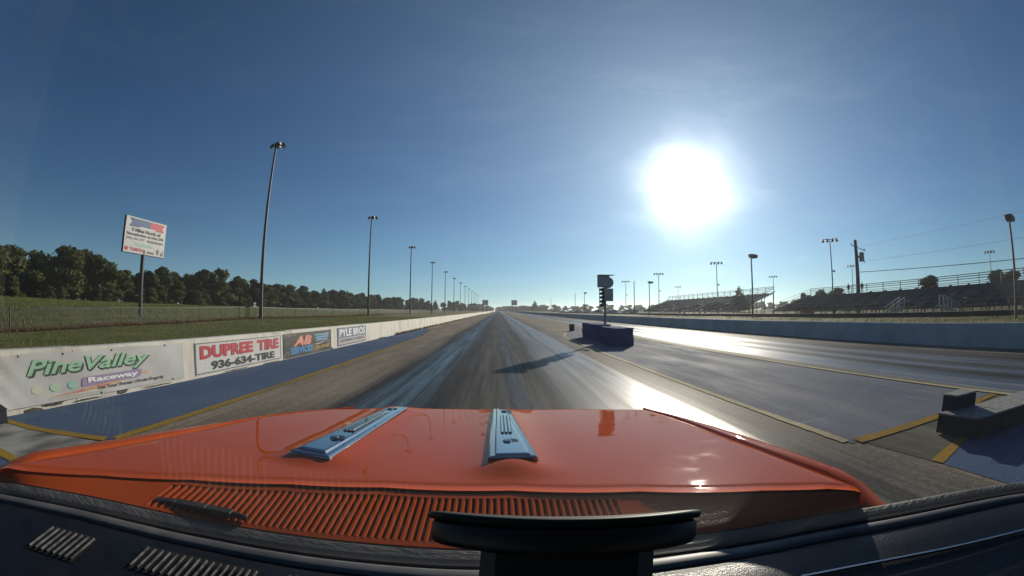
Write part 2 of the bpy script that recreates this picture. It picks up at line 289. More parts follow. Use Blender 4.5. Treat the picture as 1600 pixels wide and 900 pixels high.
# ------------------------------------------------------------------ builders
class MB:
    def __init__(s): s.v = []; s.f = []; s.m = []
    def quad(s, a, b, c, d, mi=0): n = len(s.v); s.v += [a, b, c, d]; s.f.append((n, n+1, n+2, n+3)); s.m.append(mi)
    def box(s, x0, x1, y0, y1, z0, z1, mi=0, top=None):
        n = len(s.v)
        s.v += [(x0, y0, z0), (x1, y0, z0), (x1, y1, z0), (x0, y1, z0), (x0, y0, z1), (x1, y0, z1), (x1, y1, z1), (x0, y1, z1)]
        for q in ((0, 3, 2, 1), (4, 5, 6, 7), (0, 1, 5, 4), (1, 2, 6, 5), (2, 3, 7, 6), (3, 0, 4, 7)):
            s.f.append(tuple(n+i for i in q)); s.m.append(top if top is not None and q[0] == 4 else mi)
        return s
    def tube(s, a, b, r, r2=None, n=8, mi=0):
        a, b = Vector(a), Vector(b); r2 = r if r2 is None else r2
        d = (b - a).normalized(); u = d.orthogonal().normalized(); w = d.cross(u); k = len(s.v)
        for p, q in ((a, r), (b, r2)):
            for i in range(n):
                t = 2*math.pi*i/n; s.v.append(tuple(p + u*math.cos(t)*q + w*math.sin(t)*q))
        for i in range(n):
            j = (i+1) % n; s.f.append((k+i, k+j, k+n+j, k+n+i)); s.m.append(mi)
        s.f.append(tuple(k+i for i in reversed(range(n)))); s.m.append(mi)
        s.f.append(tuple(k+n+i for i in range(n))); s.m.append(mi)
        return s
    def bar(s, a, b, w, h, mi=0, upv=(0, 0, 1)):
        a, b = Vector(a), Vector(b); d = (b-a).normalized(); sd = d.cross(Vector(upv)).normalized(); uu = sd.cross(d)
        k = len(s.v)
        for p in (a, b):
            for e, f in ((-1, -1), (1, -1), (1, 1), (-1, 1)): s.v.append(tuple(p + sd*e*w/2 + uu*f*h/2))
        for q in ((0, 1, 2, 3), (7, 6, 5, 4), (0, 4, 5, 1), (1, 5, 6, 2), (2, 6, 7, 3), (3, 7, 4, 0)):
            s.f.append(tuple(k+i for i in q)); s.m.append(mi)
        return s
    def prism(s, poly, axis, a, b, mi=0):
        # poly: 2D points, extruded along axis from a to b
        def P(p, t):
            if axis == 'x': return (t, p[0], p[1])
            if axis == 'y': return (p[0], t, p[1])
            return (p[0], p[1], t)
        k = len(s.v); n = len(poly)
        for t in (a, b): s.v += [P(p, t) for p in poly]
        s.f.append(tuple(k+i for i in range(n))); s.m.append(mi)
        s.f.append(tuple(k+n+i for i in reversed(range(n)))); s.m.append(mi)
        for i in range(n):
            j = (i+1) % n; s.f.append((k+i, k+n+i, k+n+j, k+j)); s.m.append(mi)
        return s
    def grid(s, rows, mi=0, close=False):
        k = len(s.v); nr = len(rows); nc = len(rows[0])
        for r in rows: s.v += [tuple(p) for p in r]
        for i in range(nr-1):
            for j in range(nc-1):
                s.f.append((k+i*nc+j, k+i*nc+j+1, k+(i+1)*nc+j+1, k+(i+1)*nc+j)); s.m.append(mi)
        return s
    def mesh(s, name, mats, smooth=False, fix=True):
        me = bpy.data.meshes.new(name); me.from_pydata(s.v, [], s.f)
        for q in (mats if isinstance(mats, (list, tuple)) else [mats]): me.materials.append(q)
        for p, i in zip(me.polygons, s.m): p.material_index = i; p.use_smooth = smooth
        if fix:
            bm = bmesh.new(); bm.from_mesh(me); bmesh.ops.recalc_face_normals(bm, faces=bm.faces); bm.to_mesh(me); bm.free()
        me.update()
        return me
def tag(o, label=None, cat=None, group=None, kind=None):
    for k, v in (('label', label), ('category', cat), ('group', group), ('kind', kind)):
        if v: o[k] = v
    return o
def thing(name, label, cat, loc=(0, 0, 0), group=None, rot=0.0):
    o = bpy.data.objects.new(name, None); COL.objects.link(o); o.location = loc; o.rotation_euler = (0, 0, rot)
    return tag(o, label, cat, group)
def origin_of(o):
    v = Vector((0, 0, 0))
    while o is not None: v += o.location; o = o.parent
    return v
def obj(name, mb, mats, parent=None, smooth=False, world=True, fix=True, bevel=0, label=None):
    """world=True: the builder's coordinates are world coordinates (parents here are unrotated)."""
    me = mb if isinstance(mb, bpy.types.Mesh) else mb.mesh(name, mats, smooth, fix)
    o = bpy.data.objects.new(name, me); COL.objects.link(o)
    if parent is not None:
        if world: me.transform(Matrix.Translation(-origin_of(parent)))
        o.parent = parent
    if bevel:
        md = o.modifiers.new('bevel', 'BEVEL'); md.width = bevel; md.segments = 2; md.limit_method = 'ANGLE'; md.angle_limit = R(40)
    if label: o['label'] = label
    return o
def copy_thing(src, loc, label, rot=None):
    def rec(o, par):
        c = o.copy(); COL.objects.link(c)
        if par is not None: c.parent = par
        for ch in list(o.children): rec(ch, c)
        return c
    c = rec(src, None); c.location = loc; c['label'] = label
    if rot is not None: c.rotation_euler = (0, 0, rot)
    return c
def text(name, s, mtx, size, mat_, parent, width=None, bold=0.0, shear=0.0, depth=0.004, spacing=1.0, align='LEFT'):
    cu = bpy.data.curves.new(name, 'FONT'); cu.body = s; cu.size = 1.0; cu.offset = bold; cu.shear = shear; cu.extrude = 0.01; cu.space_character = spacing
    cu.resolution_u = 3
    tmp = bpy.data.objects.new(name, cu); COL.objects.link(tmp)
    dg = bpy.context.evaluated_depsgraph_get(); me = bpy.data.meshes.new_from_object(tmp.evaluated_get(dg))
    bpy.data.objects.remove(tmp)
    xs = [v.co.x for v in me.vertices]; ys = [v.co.y for v in me.vertices]
    x0, x1, y0, y1 = min(xs), max(xs), min(ys), max(ys)
    sx = width/(x1-x0) if width else size/(y1-y0); sy = size/(y1-y0)
    me.transform(Matrix.Diagonal((sx, sy, depth/0.02, 1)) @ Matrix.Translation((-x0 if align == 'LEFT' else -(x0+x1)/2, -y0, 0)))
    me.transform(mtx); me.materials.clear(); me.materials.append(mat_)
    for p in me.polygons: p.material_index = 0
    me.name = name
    return obj(name, me, None, parent)
def smooth(a, b, x):
    t = min(1, max(0, (x-a)/(b-a))); return t*t*(3-2*t)
def interp(pts, x):
    if x <= pts[0][0]: return pts[0][1]
    for (a, p), (b, q) in zip(pts, pts[1:]):
        if x <= b: return p + (q-p)*(x-a)/(b-a)
    return pts[-1][1]

# ------------------------------------------------------------------ ground, strip and paint
def gz(x, y):
    z = -0.03
    if x < -6: z += -0.62*smooth(6, 25, -x)*(1-smooth(0, 42, y)) + 0.9*smooth(30, 115, -x)
    if x > 14: z += 0.25*smooth(30, 46, x)*0.6
    if (x < -7 or x > 15): z += 0.06*math.sin(x*.35+y*.11)*math.sin(y*.23)*smooth(0, 6, max(-x-6, x-14))
    return z
xs = [-2400, -1200, -600, -300, -200, -150, -130] + [-120+4*i for i in range(23)] + [-30, -28, -26, -25, -24, -22, -20, -18, -16, -14, -12, -10, -8, -6.5, -5.4, 0, 7, 13.5, 15, 17, 20, 24, 28, 32, 36, 40, 44, 48, 54, 62, 75, 90, 120, 170, 250, 400, 800, 1500, 2400]
ys = [-1200, -600, -300, -120, -60, -40] + [-30+4*i for i in range(32)] + [105, 120, 140, 165, 200, 250, 320, 400, 500, 650, 850, 1100, 1500, 2000, 2400]
g = MB(); g.grid([[(x, y, gz(x, y)) for x in xs] for y in ys])
tag(obj('ground', g, M['grass'], smooth=True), kind='structure')
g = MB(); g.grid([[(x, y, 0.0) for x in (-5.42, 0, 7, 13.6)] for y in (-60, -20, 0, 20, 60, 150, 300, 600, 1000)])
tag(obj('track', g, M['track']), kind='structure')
def sheet(name, poly, z, m):
    mb = MB(); mb.v = [(p[0], p[1], z) for p in poly]; mb.f = [tuple(range(len(poly)))]; mb.m = [0]
    return tag(obj(name, mb, m), kind='structure')
sheet('painted_runoff', [(-5.4, 1.55), (-3.62, 2.35), (-3.6, 6), (-3.64, 12), (-3.70, 19.5), (-4.22, 25), (-5.4, 29)], .004, M['blue'])
sheet('painted_median', [(3.28, 2.55), (4.7, 2.42), (6.75, 2.2), (6.6, 8), (6.48, 12), (6.3, 20), (6.2, 34), (5.4, 29.5), (4.0, 23.5), (3.18, 19.2), (3.2, 12), (3.24, 6)], .004, M['blue2'])
sheet('painted_pad', [(3.5, -8), (6.7, -8), (6.7, 1.9), (4.3, 1.72), (3.5, 1.62)], .004, M['blue'])
sheet('painted_pad', [(-5.4, -8), (-3.7, -8), (-3.7, 1.3), (-5.4, .9)], .004, M['blue'])
sheet('starting_pad', [(3.5, 1.6), (4.3, 1.72), (6.7, 1.92), (6.7, 2.3), (4.7, 2.5), (3.4, 2.6)], .004, M['burn'])
sheet('starting_pad', [(-5.4, .9), (-3.7, 1.3), (-3.7, 2.2), (-5.4, 1.55)], .004, M['padpale'])
def line(name, pts, w, m, z=.008):
    mb = MB(); L = []; Rr = []; rnd = random.Random(len(pts)*7+int(w*100)); P = []
    for a, b in zip(pts, pts[1:]):
        n_ = max(1, min(60, int(math.dist(a, b)/.12)))
        P += [(a[0]+(b[0]-a[0])*i/n_, a[1]+(b[1]-a[1])*i/n_) for i in range(n_)]
    P.append(pts[-1])
    for i, p in enumerate(P):
        a = Vector(P[max(0, i-1)]); b = Vector(P[min(len(P)-1, i+1)]); d = (b-a).normalized(); n = Vector((-d.y, d.x))
        e, f = w/2*rnd.uniform(.82, 1.08), w/2*rnd.uniform(.82, 1.08)
        L.append((p[0]+n.x*e, p[1]+n.y*e, z)); Rr.append((p[0]-n.x*f, p[1]-n.y*f, z))
    mb.grid([L, Rr]); return tag(obj(name, mb, m), kind='structure')
line('yellow_line', [(-3.62, 2.4), (-3.62, 6), (-3.66, 12), (-3.72, 19.5), (-4.25, 25)], .13, M['yellow'])
line('yellow_line', [(-5.4, 1.55), (-4.6, 1.85), (-3.69, 2.32)], .13, M['yellow'])
line('yellow_line', [(-5.4, .9), (-3.7, 1.3)], .13, M['yellow'])
line('yellow_line', [(3.28, 2.62), (3.24, 6), (3.2, 12), (3.18, 19.2), (4.0, 23.5), (5.4, 29.5)], .12, M['yellowp'])
line('yellow_line', [(3.38, 2.56), (4.7, 2.42), (6.7, 2.2)], .15, M['yellow'], .012)
line('yellow_line', [(3.5, 1.62), (4.3, 1.72), (6.7, 1.9)], .13, M['yellow'])
line('yellow_line', [(6.7, -6), (6.82, 1.7), (6.6, 8), (6.48, 12), (6.3, 20), (6.2, 60)], .13, M['yellowp'], .016)

# ------------------------------------------------------------------ haze volume, added to imitate the lens glare towards the sun
hm = bpy.data.materials.new('glare_haze'); hm.use_nodes = True; ht = hm.node_tree; ht.nodes.clear()
ho = N(ht, 'ShaderNodeOutputMaterial'); hv = N(ht, 'ShaderNodeVolumePrincipled')
hv.inputs['Color'].default_value = (.92, .95, 1.0, 1); hv.inputs['Density'].default_value = .00018; hv.inputs['Anisotropy'].default_value = .62
ht.links.new(hv.outputs[0], ho.inputs['Volume'])
hb = obj('haze', MB().box(-2420, 2420, -1220, 2420, -2.0, 24.0), hm); tag(hb, kind='stuff')

# ------------------------------------------------------------------ concrete walls
WX = -5.28
def wall(name, label, x, sgn, y0, y1, m, h):
    t = thing(name, label, 'wall', (x, (y0+y1)/2, 0))
    mb = MB(); y = y0; k = 0
    random.seed(3)
    while y < y1:
        L = 6.1 if y < 120 else 24.4
        e = min(y+L-.012, y1); d = random.uniform(-.003, .003); hh = h + random.uniform(-.008, .008)
        prof = [(x+d+sgn*.0, 0), (x+d+sgn*.003, hh-.03), (x+d+sgn*.045, hh), (x+d+sgn*.20, hh), (x+d+sgn*.22, hh-.03), (x+d+sgn*.24, 0)]
        prof = [(p[0], p[1]-.05 if p[1] == 0 else p[1]) for p in prof]
        mb.prism(prof, 'y', y, e); y += L
    b = obj('wall_body', mb, m, t)
    return t
wl = wall('concrete_wall', 'long low white concrete barrier wall carrying the banners beside the left lane', WX, -1, -9.3, 640, M['concrete'], .705)
wall('concrete_wall', 'long low blue-grey shaded concrete barrier wall beyond the far right lane', 13.3, 1, -9.3, 640, M['concrete_d'], .69)
# chipped spots and bolts low on the near wall
def blob(cx, cy, rx, ry, n=11, seed=0):
    rnd = random.Random(seed); return [(cx+rx*math.cos(2*math.pi*i/n)*rnd.uniform(.6, 1.1), cy+ry*math.sin(2*math.pi*i/n)*rnd.uniform(.6, 1.1)) for i in range(n)]
mb = MB()
for k, (cy, cz, ry, rz) in enumerate([(3.77, .06, .13, .05), (2.5, .05, .22, .025), (3.1, .03, .3, .015), (4.6, .03, .4, .012), (2.15, .02, .2, .03), (6.8, .02, .5, .012), (8.2, .015, .4, .01), (11.9, .03, .12, .03), (1.86, .12, .05, .05), (20.5, .12, .05, .06), (24, .05, .3, .03), (28, .05, .2, .05), (17.5, .02, .8, .02), (33, .04, .4, .05), (39, .05, .4, .06), (46, .04, .6, .06)]):
    mb.prism(blob(cy, cz, ry, rz, 13, k), 'x', WX-.03, WX+.006)
obj('chipped_patch', mb, M['chip'], wl)

# banners on the wall : text x -> world +y, text y -> world z, facing +x
def on_wall(y, z, x=WX+.03): return Matrix(((0, 0, 1, x), (1, 0, 0, y), (0, 1, 0, z), (0, 0, 0, 1)))
def banner_sheet(y0, y1, z0, z1, wr=0.0, thick=.012, seed=1):
    mb = MB(); n = 60; k = 10; rows = []
    for i in range(k+1):
        z = z0+(z1-z0)*i/k
        row = []
        for j in range(n+1):
            y = y0+(y1-y0)*j/n; u = (y-y0)
            d = wr*(2.6*math.sin(9*u+6*(z-z0)/.55)*math.exp(-(u/.55)**2) + .12*math.sin(3.1*u+8*z))
            row.append((WX+thick+abs(d), y, z - (wr*.5*math.sin(4*u) if i == k else 0)))
        rows.append(row)
    mb.grid(rows); mb.grid([[(WX+.004, p[1], p[2]) for p in r] for r in rows])
    edge = [rows[0], [(WX+.004, p[1], p[2]) for p in rows[0]]]; mb.grid(edge)
    edge = [rows[-1], [(WX+.004, p[1], p[2]) for p in rows[-1]]]; mb.grid(edge)
    mb.grid([[r[0] for r in rows], [(WX+.004, r[0][1], r[0][2]) for r in rows]]); mb.grid([[r[-1] for r in rows], [(WX+.004, r[-1][1], r[-1][2]) for r in rows]])
    return mb
t = thing('banner', 'wide wrinkled white cloth banner with slanted mint green lettering over a purple oval', 'banner', (WX, 3.2, .37), 'advertising banners on the left wall')
obj('cloth', banner_sheet(1.2, 5.2, .07, .655, .02), M['vinyl'], t, smooth=True)
X1 = WX+.024
def slab(poly, x0=X1-.012, x1=X1-.004): return MB().prism(poly, 'x', x0, x1)
obj('stripe', slab([(2.42, .13), (4.05, .245), (4.35, .30), (4.3, .255), (3.4, .155)]), M['pink'], t)
obj('stripe', slab([(2.42, .115), (3.3, .145), (3.9, .185), (3.2, .118)]), M['sand'], t)
for cy, mm in ((2.25, 'sand'), (2.55, 'lime'), (2.85, 'teal')):
    obj('dot', slab([(cy+.09*math.cos(a*.5236), .245+.05*math.sin(a*.5236)) for a in range(12)]), M[mm], t)
text('lettering', 'PineValley', on_wall(2.14, .335, X1-.003), .235, M['dgreen'], t, width=2.26, bold=.03, shear=.3)
text('lettering', 'PineValley', on_wall(2.11, .355, X1), .235, M['green'], t, width=2.26, bold=.02, shear=.3)
obj('plate', MB().prism([(3.0+.0, .225), (3.02, .20), (4.1, .215), (4.16, .235), (4.2, .305), (4.16, .33), (3.06, .32), (3.02, .30)], 'x', X1-.012, X1-.002), M['purple'], t)
text('lettering', 'Raceway', on_wall(3.12, .225, X1+.002), .085, M['whitep'], t, width=.98, bold=.035)
text('lettering', "East Texas' Premier 1/4 mile Dragstrip", on_wall(3.30, .125, X1), .06, M['greyprint'], t, width=1.38, bold=.005)
for (y, z) in ((2.72, .635), (3.6, .635), (4.75, .64), (3.35, .085), (4.9, .09), (2.0, .64)):
    obj('fixing', MB().tube((WX, y, z), (WX+.02, y, z), .013, n=8), M['black'], t)
t = thing('banner', 'white sign with bold red capitals above a large black phone number', 'banner', (WX, 7.1, .34), 'advertising banners on the left wall')
obj('board', MB().box(WX+.004, WX+.010, 5.52, 8.68, .055, .63), M['white'], t)
fr = MB()
for a, b in (((5.54, .075), (8.66, .075)), ((5.54, .61), (8.66, .61)), ((5.54, .075), (5.54, .61)), ((8.66, .075), (8.66, .61))):
    fr.bar((WX+.012, a[0], a[1]), (WX+.012, b[0], b[1]), .012, .004, upv=(1, 0, 0))
obj('border_line', fr, M['black'], t)
text('lettering', 'DUPREE', on_wall(5.66, .325, WX+.015), .24, M['red'], t, width=1.78, bold=.055)
text('lettering', 'TIRE', on_wall(7.62, .325, WX+.015), .24, M['red'], t, width=.94, bold=.055)
text('lettering', '936-634-TIRE', on_wall(5.98, .11, WX+.015), .165, M['black'], t, width=2.38, bold=.045)
t = thing('banner', 'dark printed banner with orange initials and bright blue lettering on the wall', 'banner', (WX, 10.3, .34), 'advertising banners on the left wall')
obj('cloth', MB().box(WX+.004, WX+.010, 8.80, 11.82, .02, .635), M['advert'], t)
text('lettering', 'AB', on_wall(9.3, .29, WX+.015), .26, M['salmon'], t, width=1.1, bold=.06, shear=.25)
text('lettering', 'SERVICES', on_wall(9.15, .095, WX+.015), .17, M['skyblue'], t, width=1.3, bold=.045)
text('lettering', '(936) 639-4827', on_wall(10.65, .095, WX+.015), .12, M['gold'], t, width=1.05, bold=.03)
for k in range(3):
    obj('text_line', MB().box(WX+.0101, WX+.0125, 10.62+.05*k, 11.62-.03*k, .50-.075*k, .545-.075*k), M['bluedull'], t)
obj('swoosh', MB().prism([(10.6, .265), (11.0, .29), (11.5, .335), (11.1, .275), (10.8, .24)], 'x', WX+.008, WX+.013), M['tan'], t)
t = thing('banner', 'small slate blue sign with white capitals, farthest banner along the wall', 'banner', (WX, 13.8, .35), 'advertising banners on the left wall')
obj('board', MB().box(WX+.004, WX+.010, 12.36, 15.28, .05, .655), M['navyprint'], t)
obj('panel', MB().box(WX+.0101, WX+.0125, 12.42, 15.22, .09, .30), M['tan'], t)
text('lettering', 'PYLE BROS', on_wall(12.5, .35, WX+.015), .25, M['whitep'], t, width=2.64, bold=.025)
text('lettering', 'EQUIPMENT & SERVICE', on_wall(12.55, .15, WX+.015), .11, M['navyprint'], t, width=2.5, bold=.02)
# dark foam box by the wall, left edge of the view
t = thing('beam_box', 'low dark box against the foot of the left wall, at the start line', 'box', (-5.1, 1.4, 0))
obj('box_body', MB().box(-5.26, -5.0, 1.05, 1.66, .008, .14), M['boxside'], t, bevel=.01)
obj('lid', MB().box(-5.27, -4.99, 1.04, 1.67, .141, .155), M['boxside'], t, bevel=.004)

# ------------------------------------------------------------------ starting line boxes on the right
def foam_box(label, poly, h, notch=None):
    cx = sum(p[0] for p in poly)/len(poly); cy = sum(p[1] for p in poly)/len(poly)
    t = thing('start_line_box', label, 'box', (cx, cy, 0), 'grey boxes on the start line')
    obj('box_body', MB().prism(poly, 'z', .017, h), M['boxside'], t, bevel=.008)
    big = [(cx+(p[0]-cx)*1.03, cy+(p[1]-cy)*1.03) for p in poly]
    obj('lid', MB().prism(big, 'z', h+.001, h+.02), M['boxtop'], t, bevel=.004)
    return t
foam_box('low grey-topped box on the yellow start line, nearest the car', [(4.25, 2.06), (4.36, 1.58), (4.83, 1.43), (4.83, 1.90)], .20)
foam_box('taller narrow grey-topped box standing behind the low start line boxes', [(4.44, 2.12), (4.47, 1.93), (4.86, 1.84), (4.85, 2.07)], .355)
foam_box('long low grey-topped box reaching out of view at the right edge', [(4.87, 1.88), (4.87, 1.42), (6.3, .95), (6.3, 1.42)], .20)

# ------------------------------------------------------------------ drag race timing tree and blue blocks
def cblock(label, x0, x1, y0, y1, h):
    t = thing('barrier_block', label, 'block', ((x0+x1)/2, (y0+y1)/2, 0), 'blue blocks round the timing light')
    mb = MB(); n = 6
    sub = bmesh.new(); bmesh.ops.create_cube(sub, size=1); bmesh.ops.subdivide_edges(sub, edges=sub.edges[:], cuts=6, use_grid_fill=True)
    rnd = random.Random(int(y0*10))
    for v in sub.verts:
        v.co = Vector(((x0+x1)/2+v.co.x*(x1-x0), (y0+y1)/2+v.co.y*(y1-y0), .006+(v.co.z+.5)*h)) + Vector((rnd.uniform(-.02, .02), rnd.uniform(-.02, .02), rnd.uniform(-.02, .012) if v.co.z > -.49 else 0))
    me = bpy.data.meshes.new('block_body'); sub.to_mesh(me); sub.free(); me.materials.append(M['blockblue'])
    obj('block_body', me, None, t, bevel=.02)
    return t
cblock('larger blue block nearest the car, right of the timing light pole', 4.05, 4.9, 13.9, 15.7, .66)
cblock('farther blue block just beyond the timing light pole', 4.08, 4.85, 16.8, 19.2, .70)
TX, TY = 4.42, 16.25
t = thing('timing_light', 'drag race timing tree with grey boxes and hooded lamps on a pole', 'timing light', (TX, TY, 0))
obj('pole', MB().tube((TX+.02, TY, .0), (TX+.02, TY, 2.3), .055, n=12), M['steel'], t)
obj('base_plate', MB().box(TX-.2, TX+.24, TY-.2, TY+.2, .005, .03), M['steel'], t)
obj('top_box', MB().box(TX-.29, TX+.20, TY-.09, TY+.12, 2.27, 2.76), M['treebox'], t, bevel=.01)
obj('visor', MB().box(TX-.31, TX+.37, TY-.25, TY+.12, 2.765, 2.785), M['treebox'], t, bevel=.004)
obj('round_housing', MB().tube((TX+.13, TY-.14, 2.46), (TX+.13, TY+.1, 2.46), .23, n=24), M['treebox'], t)
obj('back_box', MB().box(TX-.03, TX+.36, TY-.07, TY+.1, 1.69, 2.22), M['treebox'], t, bevel=.01)
mb0 = MB().box(TX-.1, TX-.035, TY-.06, TY+.05, 1.5, 2.25)
obj('lamp_column', mb0, M['darksteel'], t)
for k in range(5):
    z = 2.17-.165*k
    for sx in (-.17,):
        h = MB(); n = 12
        rows = []
        for yy, r in ((TY-.20, .062), (TY+.03, .058)):
            rows.append([(TX+sx+r*math.cos(a*2*math.pi/n), yy, z+r*math.sin(a*2*math.pi/n)) for a in range(n+1)])
        h.grid(rows); h.grid([[(p[0]*.93+(TX+sx)*.07, p[1], p[2]*.93+z*.07) for p in r_] for r_ in rows])
        l = obj('lamp_hood', h, M['darksteel'], t)
        obj('lens', MB().tube((TX+sx, TY-.0, z), (TX+sx, TY+.02, z), .05, n=12), M['gold'], l)
obj('lamp_arm', MB().bar((TX-.23, TY, 1.5), (TX-.23, TY, 2.25), .02, .02, upv=(0, 1, 0)), M['darksteel'], t)
bk = MB().bar((TX+.02, TY, 1.22), (TX+.38, TY, 1.22), .03, .03)
obj('bracket', bk, M['steel'], t)
obj('small_lamp', MB().tube((TX+.33, TY-.08, 1.25), (TX+.33, TY+.06, 1.25), .07, n=14), M['lamp'], t)
t = thing('beam_box', 'small black box standing alone past the blue blocks on the strip', 'box', (4.7, 25.2, 0))
obj('box_body', MB().box(4.52, 4.82, 25.05, 25.3, .006, .42), M['boxside'], t, bevel=.01)
obj('lid', MB().box(4.51, 4.83, 25.04, 25.31, .421, .44), M['boxside'], t)

# ------------------------------------------------------------------ light poles
ORD = ['nearest', 'second', 'third', 'fourth', 'fifth', 'sixth', 'seventh', 'eighth', 'ninth', 'tenth', 'eleventh', 'twelfth', 'thirteenth', 'fourteenth']
def make_floodpole(H):
    t = thing('floodlight_pole', '', 'light pole', (0, 0, 0), 'tall floodlight poles along the left fence')
    obj('pole', MB().tube((0, 0, -.4), (0, 0, H), .21, .11, n=12), M['poles'], t, smooth=False, world=False)
    obj('crossarm', MB().bar((-.35, 0, H-.15), (.85, 0, H-.15), .1, .1), M['darksteel'], t, world=False)
    for x, y, r in ((-.35, 0, .22), (.32, -.1, .42), (.85, .1, .24)):
        h = MB(); zc = H-.1
        if r > .4: h.box(x-.32, x+.30, y-.22, y+.22, zc-.30, zc+.26)
        else:
            h.tube((x, y, zc+.2), (x+(-.3 if x < 0 else .28), y-.12, zc-.28), .16, r, n=12)
        l = obj('lamp_head', h, M['darksteel'], t, world=False)
        d = Vector((-.3 if x < 0 else .28, -.12, -.48)).normalized()
        e = Vector((x+(-.3 if x < 0 else .28), y-.12, zc-.28)) if r < .4 else Vector((x, y, zc-.30))
        obj('lens', MB().tube(e, e+d*.03, min(r, .25)*.85, n=12), M['lamp'], l, world=False)
    return t
fp = make_floodpole(19.0)
for k in range(13):
    loc = (-24.8, 36.6*(k+1), gz(-24.8, 36.6*(k+1)))
    lab = ('%s tall floodlight pole counted from the car along the left fence' % ORD[k]) if k else 'nearest and tallest looking floodlight pole along the left fence, three lamps'
    if k == 0: fp.location = loc; fp['label'] = lab
    else: copy_thing(fp, loc, lab)
def make_strippole(H):
    t = thing('lane_light_pole', '', 'light pole', (0, 0, 0), 'single lamp poles along the right lane')
    obj('pole', MB().tube((0, 0, -.3), (0, 0, H), .13, .09, n=10), M['poles'], t, world=False)
    h = MB(); h.prism([(-.25, H-.05), (-.3, H+.32), (.1, H+.36), (1.0, H+.25), (1.0, H-.12), (.3, H-.2)], 'y', -.28, .28)
    l = obj('lamp_head', h, M['darksteel'], t, world=False)
    obj('lens', MB().prism([(.3, H-.2), (1.0, H-.12), (1.0, H-.15), (.3, H-.24)], 'y', -.22, .22), M['lamp'], l, world=False)
    return t
sp = make_strippole(7.9)
pts = [(34, 9.6, 6.75, 'near the right edge of the view'), (34, 46, 8.3, 'standing before the gap between the two grandstands'), (36.5, 92, 8.0, 'beside the far end of the left grandstand'), (36, 165, 8.6, 'past the timing light, farthest of the single lamp poles')]
for k, (x, y, hh, w) in enumerate(pts):
    lab = 'single lamp light pole ' + w
    o = sp if k == 0 else copy_thing(sp, (0, 0, 0), lab)
    o.location = (x, y, gz(x, y)); o['label'] = lab; o.scale = (1, 1, hh/7.9)
def make_tpole(H):
    t = thing('field_light_pole', '', 'light pole', (0, 0, 0), 'ball field light poles behind the stands')
    obj('pole', MB().tube((0, 0, -.3), (0, 0, H), .20, .11, n=10), M['steel'], t, world=False)
    obj('crossarm', MB().bar((-1.9, 0, H), (1.9, 0, H), .14, .14), M['steel'], t, world=False)
    for x in (-1.75, -.65, .65, 1.75):
        obj('lamp_head', MB().tube((x, 0, H+.1), (x, -.28, H-.5), .16, .38, n=10), M['darksteel'], t, world=False)
    obj('speaker', MB().tube((.1, 0, H*.56), (.75, -.2, H*.56-.1), .1, .25, n=10), M['darksteel'], t, world=False)
    return t
tp = make_tpole(16.0)
fields = [(75, 67.5, 16.6, 'tallest, rising behind the right grandstand left of the utility pole'), (69, 113, 16.2, 'rising behind the middle of the left grandstand'), (65, 153, 16.2, 'at the far end of the left grandstand'), (65, 197, 16.2, 'just right of the timing light'),
          (127, 154, 16.1, 'behind the near end of the left grandstand'), (115, 238, 16.2, 'far off behind the left grandstand'), (147, 51, 16.2, 'near the right edge behind the right grandstand'), (128, 104, 16.1, 'small, close left of the wooden utility pole')]
for k, (x, y, hh, w) in enumerate(fields):
    lab = 'four lamp field light pole ' + w
    o = tp if k == 0 else copy_thing(tp, (0, 0, 0), lab)
    o.location = (x, y, gz(x, y)); o['label'] = lab; o.scale = (1, 1, hh/16); o.rotation_euler = (0, 0, -math.atan2(x, y))
mp_ = None
for k, (x, y, hh, w) in enumerate([(41, 116, 10.0, 'right of the timing light'), (38, 196, 10.0, 'left of the timing light, tallest there'), (35, 266, 10, 'far off above the parked cars')]):
    lab = 'plain bare pole without a lamp, ' + w
    if mp_ is None:
        mp_ = tag(obj('bare_pole', MB().tube((0, 0, -.3), (0, 0, 10), .15, .11, n=10).tube((0, 0, 10), (0, 0, 10.08), .13, .05, n=10), M['wood']), lab, 'pole', 'bare poles along the right side'); o = mp_
    else: o = mp_.copy(); COL.objects.link(o); o['label'] = lab
    o.location = (x, y, gz(x, y)); o.scale = (1, 1, hh/10)
# utility pole and its wires
ux, uy, uh = 62.0, 49.0, 12.9
t = thing('utility_pole', 'wooden utility pole with a grey transformer behind the right grandstand', 'utility pole', (ux, uy, 0))
obj('pole', MB().tube((ux, uy, -.3), (ux, uy, uh), .46, .30, n=12), M['wood'], t)
obj('transformer', MB().tube((ux+1.0, uy-.5, 9.1), (ux+1.0, uy-.5, 10.6), .52, n=16).tube((ux+1.0, uy-.5, 10.6), (ux+1.0, uy-.5, 10.75), .52, .2, n=16), M['steel'], t)
obj('bracket', MB().bar((ux, uy, 9.9), (ux+.9, uy-.45, 9.9), .15, .3), M['darksteel'], t)
obj('crossarm', MB().bar((ux-.9, uy+.4, 12.0), (ux+1.9, uy-.9, 10.95), .1, .1), M['wood'], t)
for q in ((ux-.85, uy+.38, 12.0), (ux+1.7, uy-.8, 11.05), (ux+1.5, uy-.75, 8.8)):
    obj('insulator', MB().tube(q, (q[0], q[1], q[2]+.35), .09, n=8), M['lamp'], t)
def wire(label, a, b, sag, r=.03):
    mb = MB(); n = 14; pr = None
    for i in range(n+1):
        s_ = i/n; p = Vector(a).lerp(Vector(b), s_); p.z -= sag*4*s_*(1-s_)
        if pr is not None: mb.tube(pr, p, r, n=5)
        pr = p
    return tag(obj('power_line', mb, M['darksteel']), label, 'wire', 'wires running right from the utility pole')
wire('thick lowest wire running right from the utility pole', (ux, uy, 7.2), (66, -20, 6.3), .5, .05)
